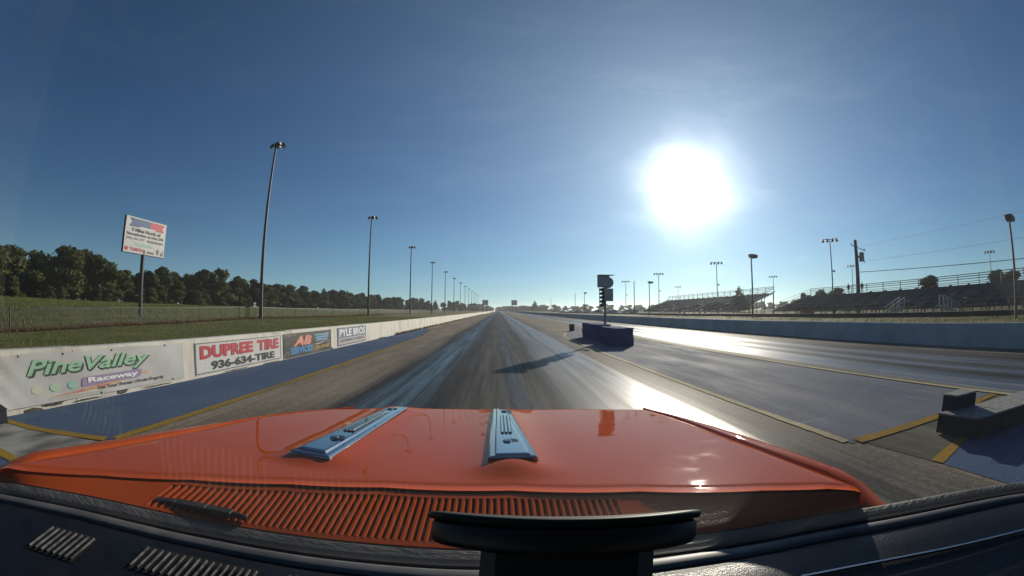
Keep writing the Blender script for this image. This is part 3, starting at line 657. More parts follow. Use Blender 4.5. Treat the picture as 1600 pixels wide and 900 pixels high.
wire('thin middle wire running right from the utility pole', (ux, uy, 9.0), (66, -20, 9.6), .4, .013)
wire('thin uppermost wire running right from the utility pole', (ux, uy, 11.6), (66, -20, 13.4), .3, .010)

# ------------------------------------------------------------------ chain-link fence on the left
FX = -25.6
t = thing('chain_link_fence', 'low chain-link fence on thin posts crossing the left field', 'fence', (FX, 40, 0))
FH = 1.22
fy = -6.0; posts = []; k = 0
while fy < 420:
    posts.append((fy, k)); fy += 3.05 if fy < 110 else (7.0 if fy < 200 else 16); k += 1
zf = lambda y: gz(FX, y)
for y, k in posts:
    big = (k % 8 == 5)
    r = .055 if big else .03
    obj('post', MB().tube((FX, y, zf(y)-.2), (FX, y, zf(y)+FH+(.06 if big else 0)), r, n=8), M['darksteel'] if big else M['poles'], t)
mb = MB()
for (a, _), (b, _) in zip(posts, posts[1:]): mb.tube((FX, a, zf(a)+FH), (FX, b, zf(b)+FH), .026, n=6)
obj('top_rail', mb, M['poles'], t)
mb = MB(); y = -6.0; st = .075
while y < 125:
    for sgn in (1, -1):
        a = Vector((FX+.02, y, zf(y)+.03)); b = Vector((FX+.02, y+sgn*(FH-.05), zf(y+sgn*FH)+FH-.02))
        mb.quad(a+Vector((0, -.004, 0)), a+Vector((0, .004, 0)), b+Vector((0, .004, 0)), b+Vector((0, -.004, 0)))
    y += st
obj('wire_mesh', mb, M['poles'], t, fix=False)

# ------------------------------------------------------------------ billboard
bx, by = -36.0, 28.7
t = thing('billboard', 'white roadside billboard with blue and red band on one tall post', 'billboard', (bx, by, 0))
obj('post', MB().tube((bx, by, -.6), (bx, by, 6.4), .23, .23, n=14), M['darksteel'], t)
vdir = Vector((-bx, -by, 0)).normalized()           # faces the strip
ang_b = math.atan2(vdir.x, -vdir.y) + R(37)
fdir = Vector((math.sin(ang_b), -math.cos(ang_b), 0)); rdir = Vector((0, 0, 1)).cross(fdir)
BW, BH, BZ = 4.72, 3.5, 6.02
def bb(u, v, d): return Vector((bx, by, BZ)) + rdir*u*1.26 + Vector((0, 0, v)) + fdir*d
def bbox(u0, u1, v0, v1, d0, d1):
    mb = MB(); P = [bb(u, v, d) for d in (d0, d1) for u, v in ((u0, v0), (u1, v0), (u1, v1), (u0, v1))]
    mb.v = [tuple(p) for p in P]
    for q in ((3, 2, 1, 0), (4, 5, 6, 7), (0, 1, 5, 4), (1, 2, 6, 5), (2, 3, 7, 6), (3, 0, 4, 7)): mb.f.append(q); mb.m.append(0)
    return mb
def bpoly(pts, d0, d1):
    mb = MB(); n = len(pts); mb.v = [tuple(bb(u, v, d0)) for u, v in pts]+[tuple(bb(u, v, d1)) for u, v in pts]
    mb.f = [tuple(range(n)), tuple(range(2*n-1, n-1, -1))]+[(i, n+i, n+(i+1) % n, (i+1) % n) for i in range(n)]; mb.m = [0]*len(mb.f)
    return mb
obj('frame', bbox(-BW/2-.03, BW/2+.03, -.03, BH+.03, -.14, .17), M['darksteel'], t)
pb = obj('panel', bbox(-BW/2, BW/2, 0, BH, .171, .2), M['white'], t)
obj('blue_band', bpoly([(-2.0, 2.55), (-1.7, 3.0), (-2.0, 3.38), (.55, 3.38), (.35, 2.98), (.6, 2.6)], .2, .215), M['signblue'], t)
obj('red_band', bpoly([(.55, 3.38), (2.15, 3.38), (1.9, 3.0), (2.1, 2.55), (.6, 2.55), (.35, 2.98)], .2, .214), M['signred'], t)
obj('white_stripe', bpoly([(-.8, 2.66), (1.1, 2.66), (1.1, 2.58), (-.8, 2.58)], .2, .222), M['whitep'], t)
def on_bb(u, v): 
    p = bb(u, v, .208); return Matrix(((rdir.x, 0, fdir.x, p.x), (rdir.y, 0, fdir.y, p.y), (rdir.z, 1, fdir.z, p.z), (0, 0, 0, 1)))
text('lettering', '5 Miles North of', on_bb(-1.65, 2.08), .36, M['black'], t, width=3.4*1.26, bold=.055)
text('lettering', 'Nacogdoches on Hwy 259', on_bb(-2.15, 1.62), .36, M['black'], t, width=4.3*1.26, bold=.055)
text('lettering', '(936) 462-1577 -', on_bb(-2.15, 1.24), .28, M['greyprint'], t, width=2.2*1.26, bold=.04)
obj('text_line', bpoly([(.2, 1.27), (2.15, 1.27), (2.15, 1.49), (.2, 1.49)], .2, .212), M['greyprint'], t)
text('lettering', 'Kubota', on_bb(-1.1, .70), .40, M['teal'], t, width=2.1*1.26, bold=.05)
text('lettering', 'YAMAHA', on_bb(-1.75, .2), .34, M['red'], t, width=1.9*1.26, bold=.04)
obj('emblem', bpoly([(-2.05+.2*math.cos(a*math.pi/8), .36+.2*math.sin(a*math.pi/8)) for a in range(16)], .2, .215), M['red'], t)
obj('text_line', bpoly([(.3, .16), (1.1, .12), (1.15, .34), (.35, .4)], .2, .212), M['greyprint'], t)
obj('figure_mark', bpoly([(1.35, .5), (1.55, .85), (1.75, .5), (1.62, .15), (1.5, .15)], .2, .214), M['greyprint'], t)
obj('figure_mark', bpoly([(1.85, .12), (1.95, .5), (2.05, .35), (2.2, .75), (2.2, .12)], .2, .214), M['greyprint'], t)

# ------------------------------------------------------------------ scoreboards at the finish
for x, lab in ((-13.5, 'far dark scoreboard on legs left of the strip end'), (15.6, 'far dark scoreboard on legs right of the strip end')):
    t = thing('scoreboard', lab, 'scoreboard', (x, 400, 0), 'scoreboards at the finish line')
    obj('board', MB().box(x-2.9, x+2.9, 399.7, 400.3, 6.6, 11.6), M['darksteel'], t)
    for dx in (-2.0, 2.0): obj('leg', MB().box(x+dx-.2, x+dx+.2, 399.8, 400.2, -.3, 6.6), M['darksteel'], t)
    obj('display', MB().box(x-2.6, x+2.6, 399.64, 399.699, 7.2, 11.2), M['treebox'], t)

# ------------------------------------------------------------------ grandstands
def grandstand(label, xf, xb, y0, y1, h, rows, post_dy, side_near):
    t = thing('grandstand', label, 'grandstand', ((xf+xb)/2, (y0+y1)/2, 0), 'metal grandstands on the right')
    z0 = 1.0; dz = (h-1.1-z0)/rows; dx = (xb-xf)/rows
    for k in range(rows):
        x = xf+k*dx; z = z0+k*dz
        r = MB(); r.box(x, x+.28, y0, y1, z+.40, z+.45); r.box(x+.3, x+dx+.1, y0, y1, z, z+.04)
        r.box(x+.30, x+.33, y0, y1, z-.22, z-.02)
        obj('seat_row', r, M['alum'], t)
    f = MB(); y = y0
    while y <= y1+.01:
        f.bar((xf, y, z0-.1), (xb, y, z0+rows*dz-.1), .12, .2)
        for q in (0, .33, .66, 1): f.box(xf+(xb-xf)*q-.06, xf+(xb-xf)*q+.06, y-.06, y+.06, -.2, z0+rows*dz*q-.1)
        f.bar((xf, y, 0.1), (xb, y, z0+rows*dz-.3), .06, .06)
        y += (y1-y0)/max(1, round((y1-y0)/3.2))
    obj('support_frame', f, M['poles'], t)
    zt = z0+rows*dz
    g_ = MB()
    for q in (.55, .85, 1.12): g_.tube((xb+.2, y0, zt+q), (xb+.2, y1, zt+q), .05, n=6)
    for yy in (y0, y1):
        for q in (.55, 1.0): g_.tube((xf, yy, z0+q), (xb+.2, yy, zt+q+.1), .035, n=6)
    for q in (.5, .95): g_.tube((xf-.9, y0, z0+q), (xf-.9, y1, z0+q), .035, n=6)
    obj('guard_rail', g_, M['steel'], t)
    y = y0
    while y <= y1+.01:
        obj('rail_post', MB().tube((xb+.2, y, zt-.3), (xb+.2, y, zt+1.13), .07, n=6), M['steel'], t)
        y += (y1-y0)/max(1, round((y1-y0)/post_dy))
    w = MB().box(xf-1.0, xf, y0, y1, z0-.1, z0-.02)
    obj('front_walkway', w, M['alum'], t)
    return t
grandstand('farther metal grandstand, ending left of the gap by the lane light pole', 48, 58, 70.5, 128, 5.9, 12, 3.0, True)
grandstand('nearer metal grandstand filling the right edge, below the utility pole', 48, 58, -14, 58.5, 4.75, 10, 3.6, False)
def stair(label, x, y, d):
    t = thing('metal_stair', label, 'stair', (x, y, 0), 'stairs up to the right grandstand')
    m0 = MB(); n = 5
    for k in range(n): m0.box(x-.55, x+.55, y+d*k*.42, y+d*(k*.42+.36), .18+k*.2, .22+k*.2)
    obj('tread', m0, M['palesteel'], t)
    for sx in (-.6, .6):
        obj('stringer', MB().bar((x+sx, y-d*.2, .05), (x+sx, y+d*2.1, 1.12), .06, .26), M['palesteel'], t)
        hr = MB().tube((x+sx, y-d*.2, 1.1), (x+sx, y+d*2.1, 2.15), .05, n=6).tube((x+sx, y-d*.2, .6), (x+sx, y+d*2.1, 1.65), .035, n=6)
        for q in (0, .5, 1): hr.tube((x+sx, y+d*(-.2+2.3*q), .0), (x+sx, y+d*(-.2+2.3*q), 1.1+1.05*q), .05, n=6)
        obj('handrail', hr, M['palesteel'], t)
stair('left one of two pale metal stairs before the right grandstand', 45.5, 30.6, -1)
stair('right one of two pale metal stairs before the right grandstand', 45.5, 20.5, 1)
# pipe fence and low kerb wall before the stands
t = thing('pipe_fence', 'grey pipe fence running in front of both grandstands', 'fence', (43, 60, 0))
PX = 43.0; y = -20.0
while y < 220:
    obj('post', MB().tube((PX, y, -.2), (PX, y, 1.45), .04, n=6), M['poles'], t); y += 3.0 if y < 150 else 6
mb = MB()
for z in (.75, 1.45): mb.tube((PX, -20, z+.05), (PX, 220, z+.05), .035, n=6)
obj('rail', mb, M['steel'], t)
mb = MB(); y = -20
while y < 160:
    for s_ in (1, -1): mb.quad((PX-.01, y-.006, .05), (PX-.01, y+.006, .05), (PX-.01, y+s_*1.35+.006, 1.44), (PX-.01, y+s_*1.35-.006, 1.44))
    y += .11
obj('wire_mesh', mb, M['darksteel'], t, fix=False)
t = thing('low_wall', 'low pale concrete kerb wall at the foot of the pipe fence', 'wall', (39, 60, 0))
obj('wall_body', MB().box(39, 39.25, -30, 260, -.2, .48), M['wood'], t)
obj('coping', MB().box(38.97, 39.28, -30, 260, .481, .53), M['concrete'], t)
t = thing('cloth_banner', 'faded red cloth hung low on the pipe fence near the grandstand gap', 'banner', (42.9, 44, 0))
mb = MB(); rows = [[(PX-.07-.03*math.sin(5*yy+z), 42.4+yy*.1, z) for yy in range(0, 33)] for z in (.15, .5, 1.05)]
mb.grid(rows); mb.grid([[(p[0]+.01, p[1], p[2]) for p in r] for r in rows]); obj('cloth', mb, M['redbanner'], t, smooth=True)
obj('tie_rope', MB().tube((PX-.06, 42.4, 1.05), (PX, 42.4, 1.5), .015, n=5), M['lamp'], t)
obj('tie_rope', MB().tube((PX-.06, 45.6, 1.05), (PX, 45.6, 1.5), .015, n=5), M['lamp'], t)

# people on the top row of the right stand
def person(label, x, y, z, face, shirt):
    me = bpy.data.meshes.new('person')
    J = [(0, 0, .95), (0, 0, 1.2), (0, 0, 1.42), (0, .0, 1.52), (0, .01, 1.66), (.1, 0, .9), (.12, .02, .5), (.12, -.02, .08), (.13, .14, .03), (-.1, 0, .9), (-.12, .02, .5), (-.12, -.02, .08), (-.13, .14, .03),
         (.2, 0, 1.4), (.26, .0, 1.12), (.24, .12, .88), (-.2, 0, 1.4), (-.26, 0, 1.12), (-.24, .12, .88)]
    E_ = [(0, 1), (1, 2), (2, 3), (3, 4), (0, 5), (5, 6), (6, 7), (7, 8), (0, 9), (9, 10), (10, 11), (11, 12), (2, 13), (13, 14), (14, 15), (2, 16), (16, 17), (17, 18)]
    rad = [.15, .14, .15, .06, .105, .095, .065, .05, .045, .095, .065, .05, .045, .07, .05, .04, .07, .05, .04]
    me.from_pydata(J, E_, []); o = bpy.data.objects.new('person', me); COL.objects.link(o)
    md = o.modifiers.new('skin', 'SKIN')
    for sv, r in zip(me.skin_vertices[0].data, rad): sv.radius = (r, r)
    me.skin_vertices[0].data[0].use_root = True
    s2 = o.modifiers.new('sub', 'SUBSURF'); s2.levels = 1; s2.render_levels = 1
    me.materials.append(shirt); o.location = (x, y, z); o.rotation_euler = (0, 0, face)
    tag(o, label, 'person', 'people on the right grandstand')
    hb = MB(); n = 10
    hb.grid([[(.115*math.cos(a*2*math.pi/n)*math.cos(e), -.015+.125*math.sin(a*2*math.pi/n)*math.cos(e), 1.68+.13*math.sin(e)) for a in range(n+1)] for e in (0.0, .5, 1.0, 1.45)])
    obj('hair', hb, M['hair'], o, world=False, smooth=True)
    return o
person('person in dark clothes standing on the top row right of the utility pole', 57.3, 44.4, 3.32, R(120), M['cloth'])
person('person in dark clothes standing on the top row left of the utility pole', 57.3, 47.6, 3.32, R(100), M['cloth'])

# ------------------------------------------------------------------ parked cars, far right
def make_parked(paint):
    t = thing('parked_car', '', 'car', (0, 0, 0), 'cars parked far off along the right side')
    b = MB().prism([(-2.2, .3), (-2.25, .75), (-1.9, .9), (-1.0, .95), (-.5, 1.45), (1.2, 1.48), (1.8, .98), (2.2, .9), (2.25, .35)], 'y', -.85, .85)
    obj('body', b, paint, t, world=False, bevel=.05)
    w = MB().prism([(-.85, .98), (-.42, 1.4), (1.12, 1.42), (1.6, .98)], 'y', -.86, .86)
    obj('window', w, M['glassd'], t, world=False)
    for sx in (-1.4, 1.4):
        for sy in (-.8, .8): obj('wheel', MB().tube((sx, sy-.1, .32), (sx, sy+.1, .32), .32, n=14), M['tyre'], t, world=False)
    return t
paints = {'white': mat('white_paint', (.6, .6, .6), rough=.3), 'grey': mat('grey_paint', (.25, .26, .28), rough=.3), 'blue': mat('blue_paint', (.08, .14, .28), rough=.3), 'dark': mat('dark_paint', (.03, .03, .035), rough=.3)}
proto = {k: None for k in paints}
random.seed(11)
seq = ['grey', 'white', 'dark', 'grey', 'blue', 'white', 'grey', 'dark', 'white', 'grey', 'white', 'blue', 'grey', 'dark', 'white', 'grey']
for k, c in enumerate(seq):
    y = 132+13.5*k; x = 47+random.uniform(-2, 2) - .035*k*13.5*.4
    lab = '%s car parked far off, %s in the row counted from the left grandstand' % (c, ORD[k] if k and k < 14 else ('nearest' if k == 0 else ('fifteenth' if k == 14 else 'last')))
    if proto[c] is None: proto[c] = o = make_parked(paints[c])
    else: o = copy_thing(proto[c], (0, 0, 0), lab)
    o['label'] = lab; o.location = (x, y, gz(x, y)); o.rotation_euler = (0, 0, random.uniform(-.3, .3)+(0 if k % 3 else 1.3))

# ------------------------------------------------------------------ trees
def tree_mesh(kind, seed, H, n, leaf):
    rnd = random.Random(seed); mb = MB()
    blobs = []
    if kind == 'round':
        for k in range(rnd.randint(14, 18)):
            a = rnd.uniform(0, 6.28); rr = rnd.uniform(.0, .28)*H; z = rnd.uniform(.08, .84)*H
            rr *= 1.15-max(0, (z/H-.5))*1.3
            blobs.append((rr*math.cos(a), rr*math.sin(a), z, rnd.uniform(.11, .2)*H, rnd.uniform(.09, .15)*H))
        blobs.append((0, 0, .88*H, .12*H, .1*H))
    else:
        for k in range(13):
            z = (.14+.82*k/12)*H; rad = .23*H*(1-(k/12)**1.2)+.025*H; a = k*2.4
            blobs.append((.35*rad*math.cos(a), .35*rad*math.sin(a), z, rad, .07*H))
    wsum = [b[3]*b[3] for b in blobs]
    for b in blobs:
        m = int(n*b[3]*b[3]/sum(wsum))
        for _ in range(m):
            u = Vector((rnd.gauss(0, 1), rnd.gauss(0, 1), rnd.gauss(0, 1))).normalized()*(rnd.random()**.35)*rnd.uniform(.85, 1.12 if rnd.random() < .85 else 1.45)
            p = Vector((b[0]+u.x*b[3], b[1]+u.y*b[3], b[2]+u.z*b[4]))
            if p.z < .2: continue
            nrm = (u+Vector((rnd.gauss(0, .6), rnd.gauss(0, .6), rnd.gauss(0, .6)))).normalized(); t1 = nrm.orthogonal().normalized(); t2 = nrm.cross(t1)
            r_ = rnd.uniform(0, 6.28); c_, s_ = math.cos(r_), math.sin(r_); e1 = (t1*c_+t2*s_)*leaf*rnd.uniform(.5, 1.2); e2 = (t2*c_-t1*s_)*leaf*rnd.uniform(.4, .9)
            mb.quad(p-e1, p-e2*.8, p+e1, p+e2)
    me = mb.mesh('crown', M['leafC'] if kind == 'cone' else (M['leafA'] if seed % 2 else M['leafB']), False, False)
    tk = MB(); prev = Vector((0, 0, -.5)); r0 = .022*H
    for k in range(1, 7):
        q = Vector((rnd.uniform(-.015, .015)*H, rnd.uniform(-.015, .015)*H, .75*H*k/6)); tk.tube(prev, q, r0*(1-.13*(k-1)), r0*(1-.13*k), n=7); prev = q
        if k > 1:
            for _ in range(2):
                b = rnd.choice(blobs); tk.tube(q, (b[0]*.8, b[1]*.8, max(q.z, b[2])), r0*.4, r0*.12, n=5)
    return me, tk.mesh('trunk', M['bark'], False, True)
TM = {('round', i): tree_mesh('round', 20+i, 12.0, 5600, .46) for i in range(6)}
TM.update({('cone', i): tree_mesh('cone', 40+i, 12.0, 3200, .4) for i in range(2)})
def tree(kind, i, x, y, H, label, group, name='broadleaf_tree', w=1.0):
    t = thing(name, label, 'tree', (x, y, gz(x, y)), group, random.uniform(0, 6.28))
    s_ = H/12.0
    for nm_, me in zip(('crown', 'trunk'), TM[(kind, i)]):
        o = bpy.data.objects.new(nm_, me); COL.objects.link(o); o.parent = t; o.scale = (s_*w, s_*w, s_)
    return t
random.seed(5)
line_pts = [(-125, -20), (-120, 20), (-120, 190), (-104, 340), (-86, 405), (-58, 446), (-38, 570), (-14, 900)]
def along(pts, step):
    out = []; acc = 0.0; nxt = 0.0
    for a, b in zip(pts, pts[1:]):
        L = math.dist(a, b)
        while nxt <= acc+L:
            s_ = (nxt-acc)/L; out.append((a[0]+(b[0]-a[0])*s_, a[1]+(b[1]-a[1])*s_)); nxt += step(a[1]+(b[1]-a[1])*s_) if callable(step) else step
        acc += L
    return out
KL = {'round': ['olive broadleaf tree in the wood behind the left field', 'dark green broadleaf tree in the wood behind the left field'], 'cone': ['pointed dark conifer in the wood behind the left field']}
for row, off in ((0, 0), (1, -9)):
    for k, (x, y) in enumerate(along(line_pts, lambda y: 8.5 if y < 200 else (9.5 if y < 420 else 13))):
        kind = 'cone' if random.random() < .12 and y > 110 else 'round'
        i = random.randrange(2 if kind == 'cone' else 6)
        az = math.degrees(math.atan2(x, y)); big = interp([(-75, 12), (-66, 14.2), (-57, 16.6), (-54, 12.4), (-50, 13.5), (-46, 12.2), (-41, 15), (-37, 14.2), (-32, 12.8), (-23, 13), (-12, 12.5), (-3, 12), (0, 10)], az)
        H = big*random.uniform(.74, 1.1)+(.6 if row else 0)
        if row and az > -9: continue
        lab = KL[kind][i % len(KL[kind])] if kind == 'round' else KL['cone'][0]
        tree(kind, i, x+off+random.uniform(-2.5, 2.5), y+random.uniform(-3, 3), H, lab, 'trees behind the left field', 'conifer_tree' if kind == 'cone' else 'broadleaf_tree', random.uniform(1.0, 1.25)*(1.4 if az < -54.5 else 1.1))
# undergrowth along the wood's edge
for k, (x, y) in enumerate(along(line_pts[:6], 9)):
    tree('round', k % 6, x+8+random.uniform(-2, 2), y+random.uniform(-4, 4), random.uniform(3.2, 5.5), 'low bush at the edge of the wood behind the left field', 'bushes at the edge of the wood', 'bush', 1.5)
for k, (x, y) in enumerate(along(line_pts[:4], 16)):
    tree('round', (k*5) % 6, x-15+random.uniform(-3, 3), y+random.uniform(-4, 4), random.uniform(7, 10), 'broadleaf tree half hidden deep in the wood behind the left field', 'inner trees behind the left field', w=1.5)
rp = [(-2, 980), (24, 700), (60, 520), (140, 460), (250, 400), (330, 280), (340, 150), (270, 20)]
for k, (x, y) in enumerate(along(rp, 9.5)):
    if y < 90: H = random.uniform(7, 10)
    else: H = random.uniform(7.0, 10.5)
    i = random.randrange(6)
    tree('round', i, x+random.uniform(-4, 4), y+random.uniform(-4, 4), H, ('olive' if i % 2 else 'dark green')+' broadleaf tree in the far wood on the right', 'far trees on the right', w=random.uniform(1.7, 2.4))
tree('cone', 0, 45, 495, 13.8, 'pointed tree standing highest in the far wood right of the scoreboards', None, 'conifer_tree', 1.5)
for x, y, H, lab in ((106, 56, 8.4, 'rounded dark tree showing above the middle of the right grandstand'), (104, 34, 7.8, 'dark tree behind the right grandstand near the right edge'), (101, 29, 7.2, 'tree behind the grandstand rail at the far right edge'), (84, 122, 9.6, 'slim dark tree rising behind the left grandstand rail'),
                      (88, 92, 5.6, 'small bushy tree in the gap between the grandstands'), (92, 88, 6.4, 'wider bushy tree behind the far end of the right grandstand'), (100, 88, 7.0, 'bushy tree just right of the grandstand gap')):
    tree('cone' if H == 9.6 else 'round', 1 if H == 9.6 else int(H*10) % 6, x, y, H, lab, None, 'conifer_tree' if H == 9.6 else 'broadleaf_tree', 1.3)

# ------------------------------------------------------------------ grass tufts behind the left wall
def tufts(name, n, fx, m, hmin, hmax, seed, w=.012):
    rnd = random.Random(seed); mb = MB()
    for _ in range(n):
        x, y = fx(rnd); z = gz(x, y) if not -5.4 < x < 13.4 else 0; a = rnd.uniform(0, 6.28); h = rnd.uniform(hmin, hmax)
        for b in range(3):
            a2 = a+b*2.1; dx, dy = math.cos(a2)*w, math.sin(a2)*w; lx, ly = rnd.uniform(-.5, .5)*h, rnd.uniform(-.5, .5)*h; k = len(mb.v)
            mb.v += [(x-dx, y-dy, z), (x+dx, y+dy, z), (x+lx, y+ly, z+h)]; mb.f.append((k, k+1, k+2)); mb.m.append(0)
    return tag(obj(name, mb, m, fix=False), kind='stuff')
tufts('grass', 26000, lambda r: (-5.6-19*r.random()**1.2, -3+70*r.random()**1.5), M['blade'], .05, .14, 1, .02)
tufts('grass', 5000, lambda r: (FX+r.gauss(0, .25), -4+90*r.random()), M['dry'], .12, .34, 2, .03)
tufts('grass', 14000, lambda r: (-27-75*r.random(), -5+130*r.random()), M['blade'], .15, .5, 3, .06)
tufts('grass', 6000, lambda r: (14+24*r.random(), -5+90*r.random()), M['blade'], .06, .2, 4, .03)

tufts('weeds', 900, lambda r: (WX+.03+.1*r.random(), 20+120*r.random()**1.3), M['dry'], .04, .16, 6, .03)
# ------------------------------------------------------------------ the car we sit in
car = thing('orange_car', 'orange car seen from inside, long hood with two chrome inserts', 'car', (-.11, 0, 0))
RIDGE = (-.43, .03)
def zh(x, y):
    z = .96-.1*(y-.72)
    for c in RIDGE: z += .020*math.exp(-((x-c)/.075)**2)*smooth(.735, .85, y)*(1-smooth(1.60, 1.79, y))
    z -= .010*((x+.11)/.75)**2*0
    return z
XL = [(.2, -.875), (.5, -.872), (.9, -.862), (1.2, -.85), (1.42, -.79), (1.66, -.635)]
XR = [(.2, .60), (.36, .608), (.54, .626), (.83, .646), (1.25, .66), (1.45, .655), (1.66, .635)]
YR = [(-.9, .235), (-.855, .25), (-.72, .42), (-.574, .55), (-.4, .645), (-.22, .70), (.025, .713), (.26, .664), (.475, .555), (.574, .48), (.65, .36)]
YF = [(-.9, 1.48), (-.635, 1.66), (-.38, 1.80), (0, 1.825), (.36, 1.79), (.635, 1.68), (.7, 1.6)]
def yrear(x): return max(interp(YR, x), interp([(-1.0, .10), (-.9, .215), (-.81, .285), (-.72, .36), (-.634, .42), (.45, .45), (.533, .475), (.60, .43), (.67, .378), (.76, .31)], x)+.012)
def hood_mb(drop=0.0, inset=0.0):
    rows = []; nu, nv = 96, 60
    for i in range(nv+1):
        v = i/nv; row = []
        for j in range(nu+1):
            u = j/nu
            x = -.87+1.5*u
            for _ in range(3):
                y = yrear(x)*(1-v)+interp(YF, x)*v
                x = interp(XL, y)*(1-u)+interp(XR, y)*u
            y = yrear(x)*(1-v)+interp(YF, x)*v
            z = zh(x, y)-drop
            e = min(u, 1-u)*1.5; z -= .006*(1-smooth(0, .02, e)) + .006*(1-smooth(0, .02, v*1.1)) + .022*(1-smooth(0, .09, (1-v)*1.1))**2
            row.append((x, y, z))
        rows.append(row)
    mb = MB(); mb.grid(rows)
    # turned-down edges
    for ed in (rows[0], rows[-1], [r[0] for r in rows], [r[-1] for r in rows]):
        mb.grid([ed, [(p[0], p[1], p[2]-.03) for p in ed]])
    return mb
hood = obj('hood', hood_mb(), M['orange'], car, smooth=True)
md = hood.modifiers.new('weld', 'WELD'); md.merge_threshold = .0005
# fenders and nose
def fender(xg, xo, sgn, name, ymin):
    rows = []
    ysamp = [ymin] + [q for q in (.3, .36, .42, .48) if q > ymin+.02] + [.55, .75, .95, 1.15, 1.32, 1.45, 1.55, 1.62, 1.67]
    for y in ysamp:
        a = interp(xg, y)+sgn*.007; b = interp(xo, y); z = .96-.1*(y-.72) - .04*(1-smooth(ymin, ymin+.16, y))
        w = b-a
        rows.append([(a, y, z-.03), (a+sgn*.001, y, z-.005), (a+w*.08, y, z-.001), (a+w*.6, y, z-.004), (a+w*.9, y, z-.012), (b, y, z-.03), (b+sgn*.03, y, z-.14), (b+sgn*.05, y, .55), (b+sgn*.03, y, .32)])
    mb = MB(); mb.grid(rows)
    e = rows[0][:7]; k = len(mb.v); mb.v += list(e); mb.f.append(tuple(range(k, k+len(e)))); mb.m.append(0)
    return obj(name, mb, M['orange'], car, smooth=True)
fender(XL, [(-.35, -.97), (.2, -.965), (.5, -.962), (.72, -.958), (1.0, -.92), (1.2, -.872), (1.45, -.80), (1.67, -.655)], -1, 'fender', .2)
fender(XR, [(-.35, .66), (.2, .67), (.33, .675), (.49, .69), (.73, .72), (1.0, .735), (1.26, .73), (1.5, .69), (1.67, .648)], 1, 'fender', .37)
rows = []
for dz_, dy in ((-.004, .006), (-.03, .02), (-.1, .05), (-.25, .06), (-.5, .02)):
    rows.append([(x, interp(YF, x)+dy, zh(x, interp(YF, x))-.022+dz_) for x in [-.64+1.28*i/24 for i in range(25)]])
obj('nose_panel', MB().grid(rows), M['orange'], car, smooth=True)
obj('engine_bay', MB().grid([[(x, y, .86-.1*(y-.72)) for x in (-.93, -.3, .3, .69)] for y in (.15, .7, 1.2, 1.6)]), M['gap'], car)
# chrome hood inserts
def insert(outer_r, inner, outer_f, y0, y1, s):
    def pl(e, lift):
        P = [(inner-s*e, y0+e), (outer_r+s*e*-1*-1*0+(-s*-1)*0, y0+e)]
        return None
    def outl(e):
        a = inner+s*e; b0 = outer_r-s*e; b1 = outer_f-s*e
        return [(a, y0+e), (b0, y0+e+.004), (b1, y1-.07-e), (b1-s*.02, y1-.03-e), (a, y1-e)]
    base = outl(0); mb = MB(); c = (inner+outer_r)/2
    zt = lambda y: .96-.1*(y-.72)+.020*smooth(.735, .85, y)*(1-smooth(1.60, 1.79, y))
    rings = [(outl(-.002), -.016), (outl(-.002), .001), (outl(.003), .004), (outl(.013), .003), (outl(.017), .007), (outl(.024), .0075)]
    n = 5; k0 = len(mb.v)
    for o_, h in rings:
        mb.v += [(p[0], p[1], zt(p[1])+h) for p in o_]
    for r_ in range(len(rings)-1):
        for i in range(n):
            j = (i+1) % n; mb.f.append((k0+r_*n+i, k0+r_*n+j, k0+(r_+1)*n+j, k0+(r_+1)*n+i)); mb.m.append(0)
    mb.f.append(tuple(k0+(len(rings)-1)*n+i for i in range(n))); mb.m.append(0)
    ins = obj('hood_insert', mb, M['chrome'], car, bevel=.0025)
    cx = (inner+outer_r*.5+outer_f*.5)/2
    ya, yb = y0+.24, y1-.20
    obj('vent_recess', MB().prism([(ya, zt(ya)+.0072), (ya, zt(ya)+.0082), (yb, zt(yb)+.0082), (yb, zt(yb)+.0072)], 'x', cx-.017, cx+.017), M['chromed'], ins)
    for q in (-.011, 0, .011):
        obj('vent_rib', MB().bar((cx+q, ya+.005, zt(ya)+.0095), (cx+q, yb-.005, zt(yb)+.0095), .0055, .004), M['chrome'], ins)
    for yy in (y0+.14, y1-.11):
        obj('bolt', MB().tube((cx, yy, zt(yy)+.007), (cx, yy, zt(yy)+.0125), .013, .009, n=14), M['chrome'], ins)
        obj('bolt_hollow', MB().tube((cx+.012, yy+.004, zt(yy)+.007), (cx+.012, yy+.004, zt(yy)+.0085), .017, n=14), M['chromed'], ins)
insert(.088, -.022, .046, .86, 1.62, 1)
insert(-.482, -.378, -.452, .80, 1.60, -1)

# cowl panel with its row of slots
YB = [(-1.0, .10), (-.9, .215), (-.81, .285), (-.72, .36), (-.634, .42), (-.5, .488), (-.40, .525), (-.19, .55), (.05, .556), (.2, .553), (.333, .54), (.45, .512), (.533, .475), (.60, .43), (.67, .378), (.76, .31), (.85, .235), (.95, .14)]
def zo(x): return .05*smooth(.35, .85, abs(x))
def spl(x):  # smoothed windscreen base
    return sum(interp(YB, x+d)*w for d, w in ((-.06, .2), (-.03, .2), (0, .2), (.03, .2), (.06, .2)))
def yr_s(x): return sum(interp(YR, x+d) for d in (-.05, -.025, 0, .025, .05))/5
def zc(y0_, y): return y0_
cw = []
xsC = [-.88+1.48*i/110 for i in range(111)]
def cz(x, v): return (.950-.1*(yr_s(x)-.72))*(1-v)+(.931+zo(x))*v
SL0, SL1 = -.60, .215
rows_rear, rows_front = [], []
def cpt(x, v, dz=0): 
    yb = spl(x)-.012; ya = max(min(interp(YR, x), yr_s(x)+.01)-.006, yb+.004); return (x, ya*(1-v)+yb*v, cz(x, v)+dz)
mb = MB()
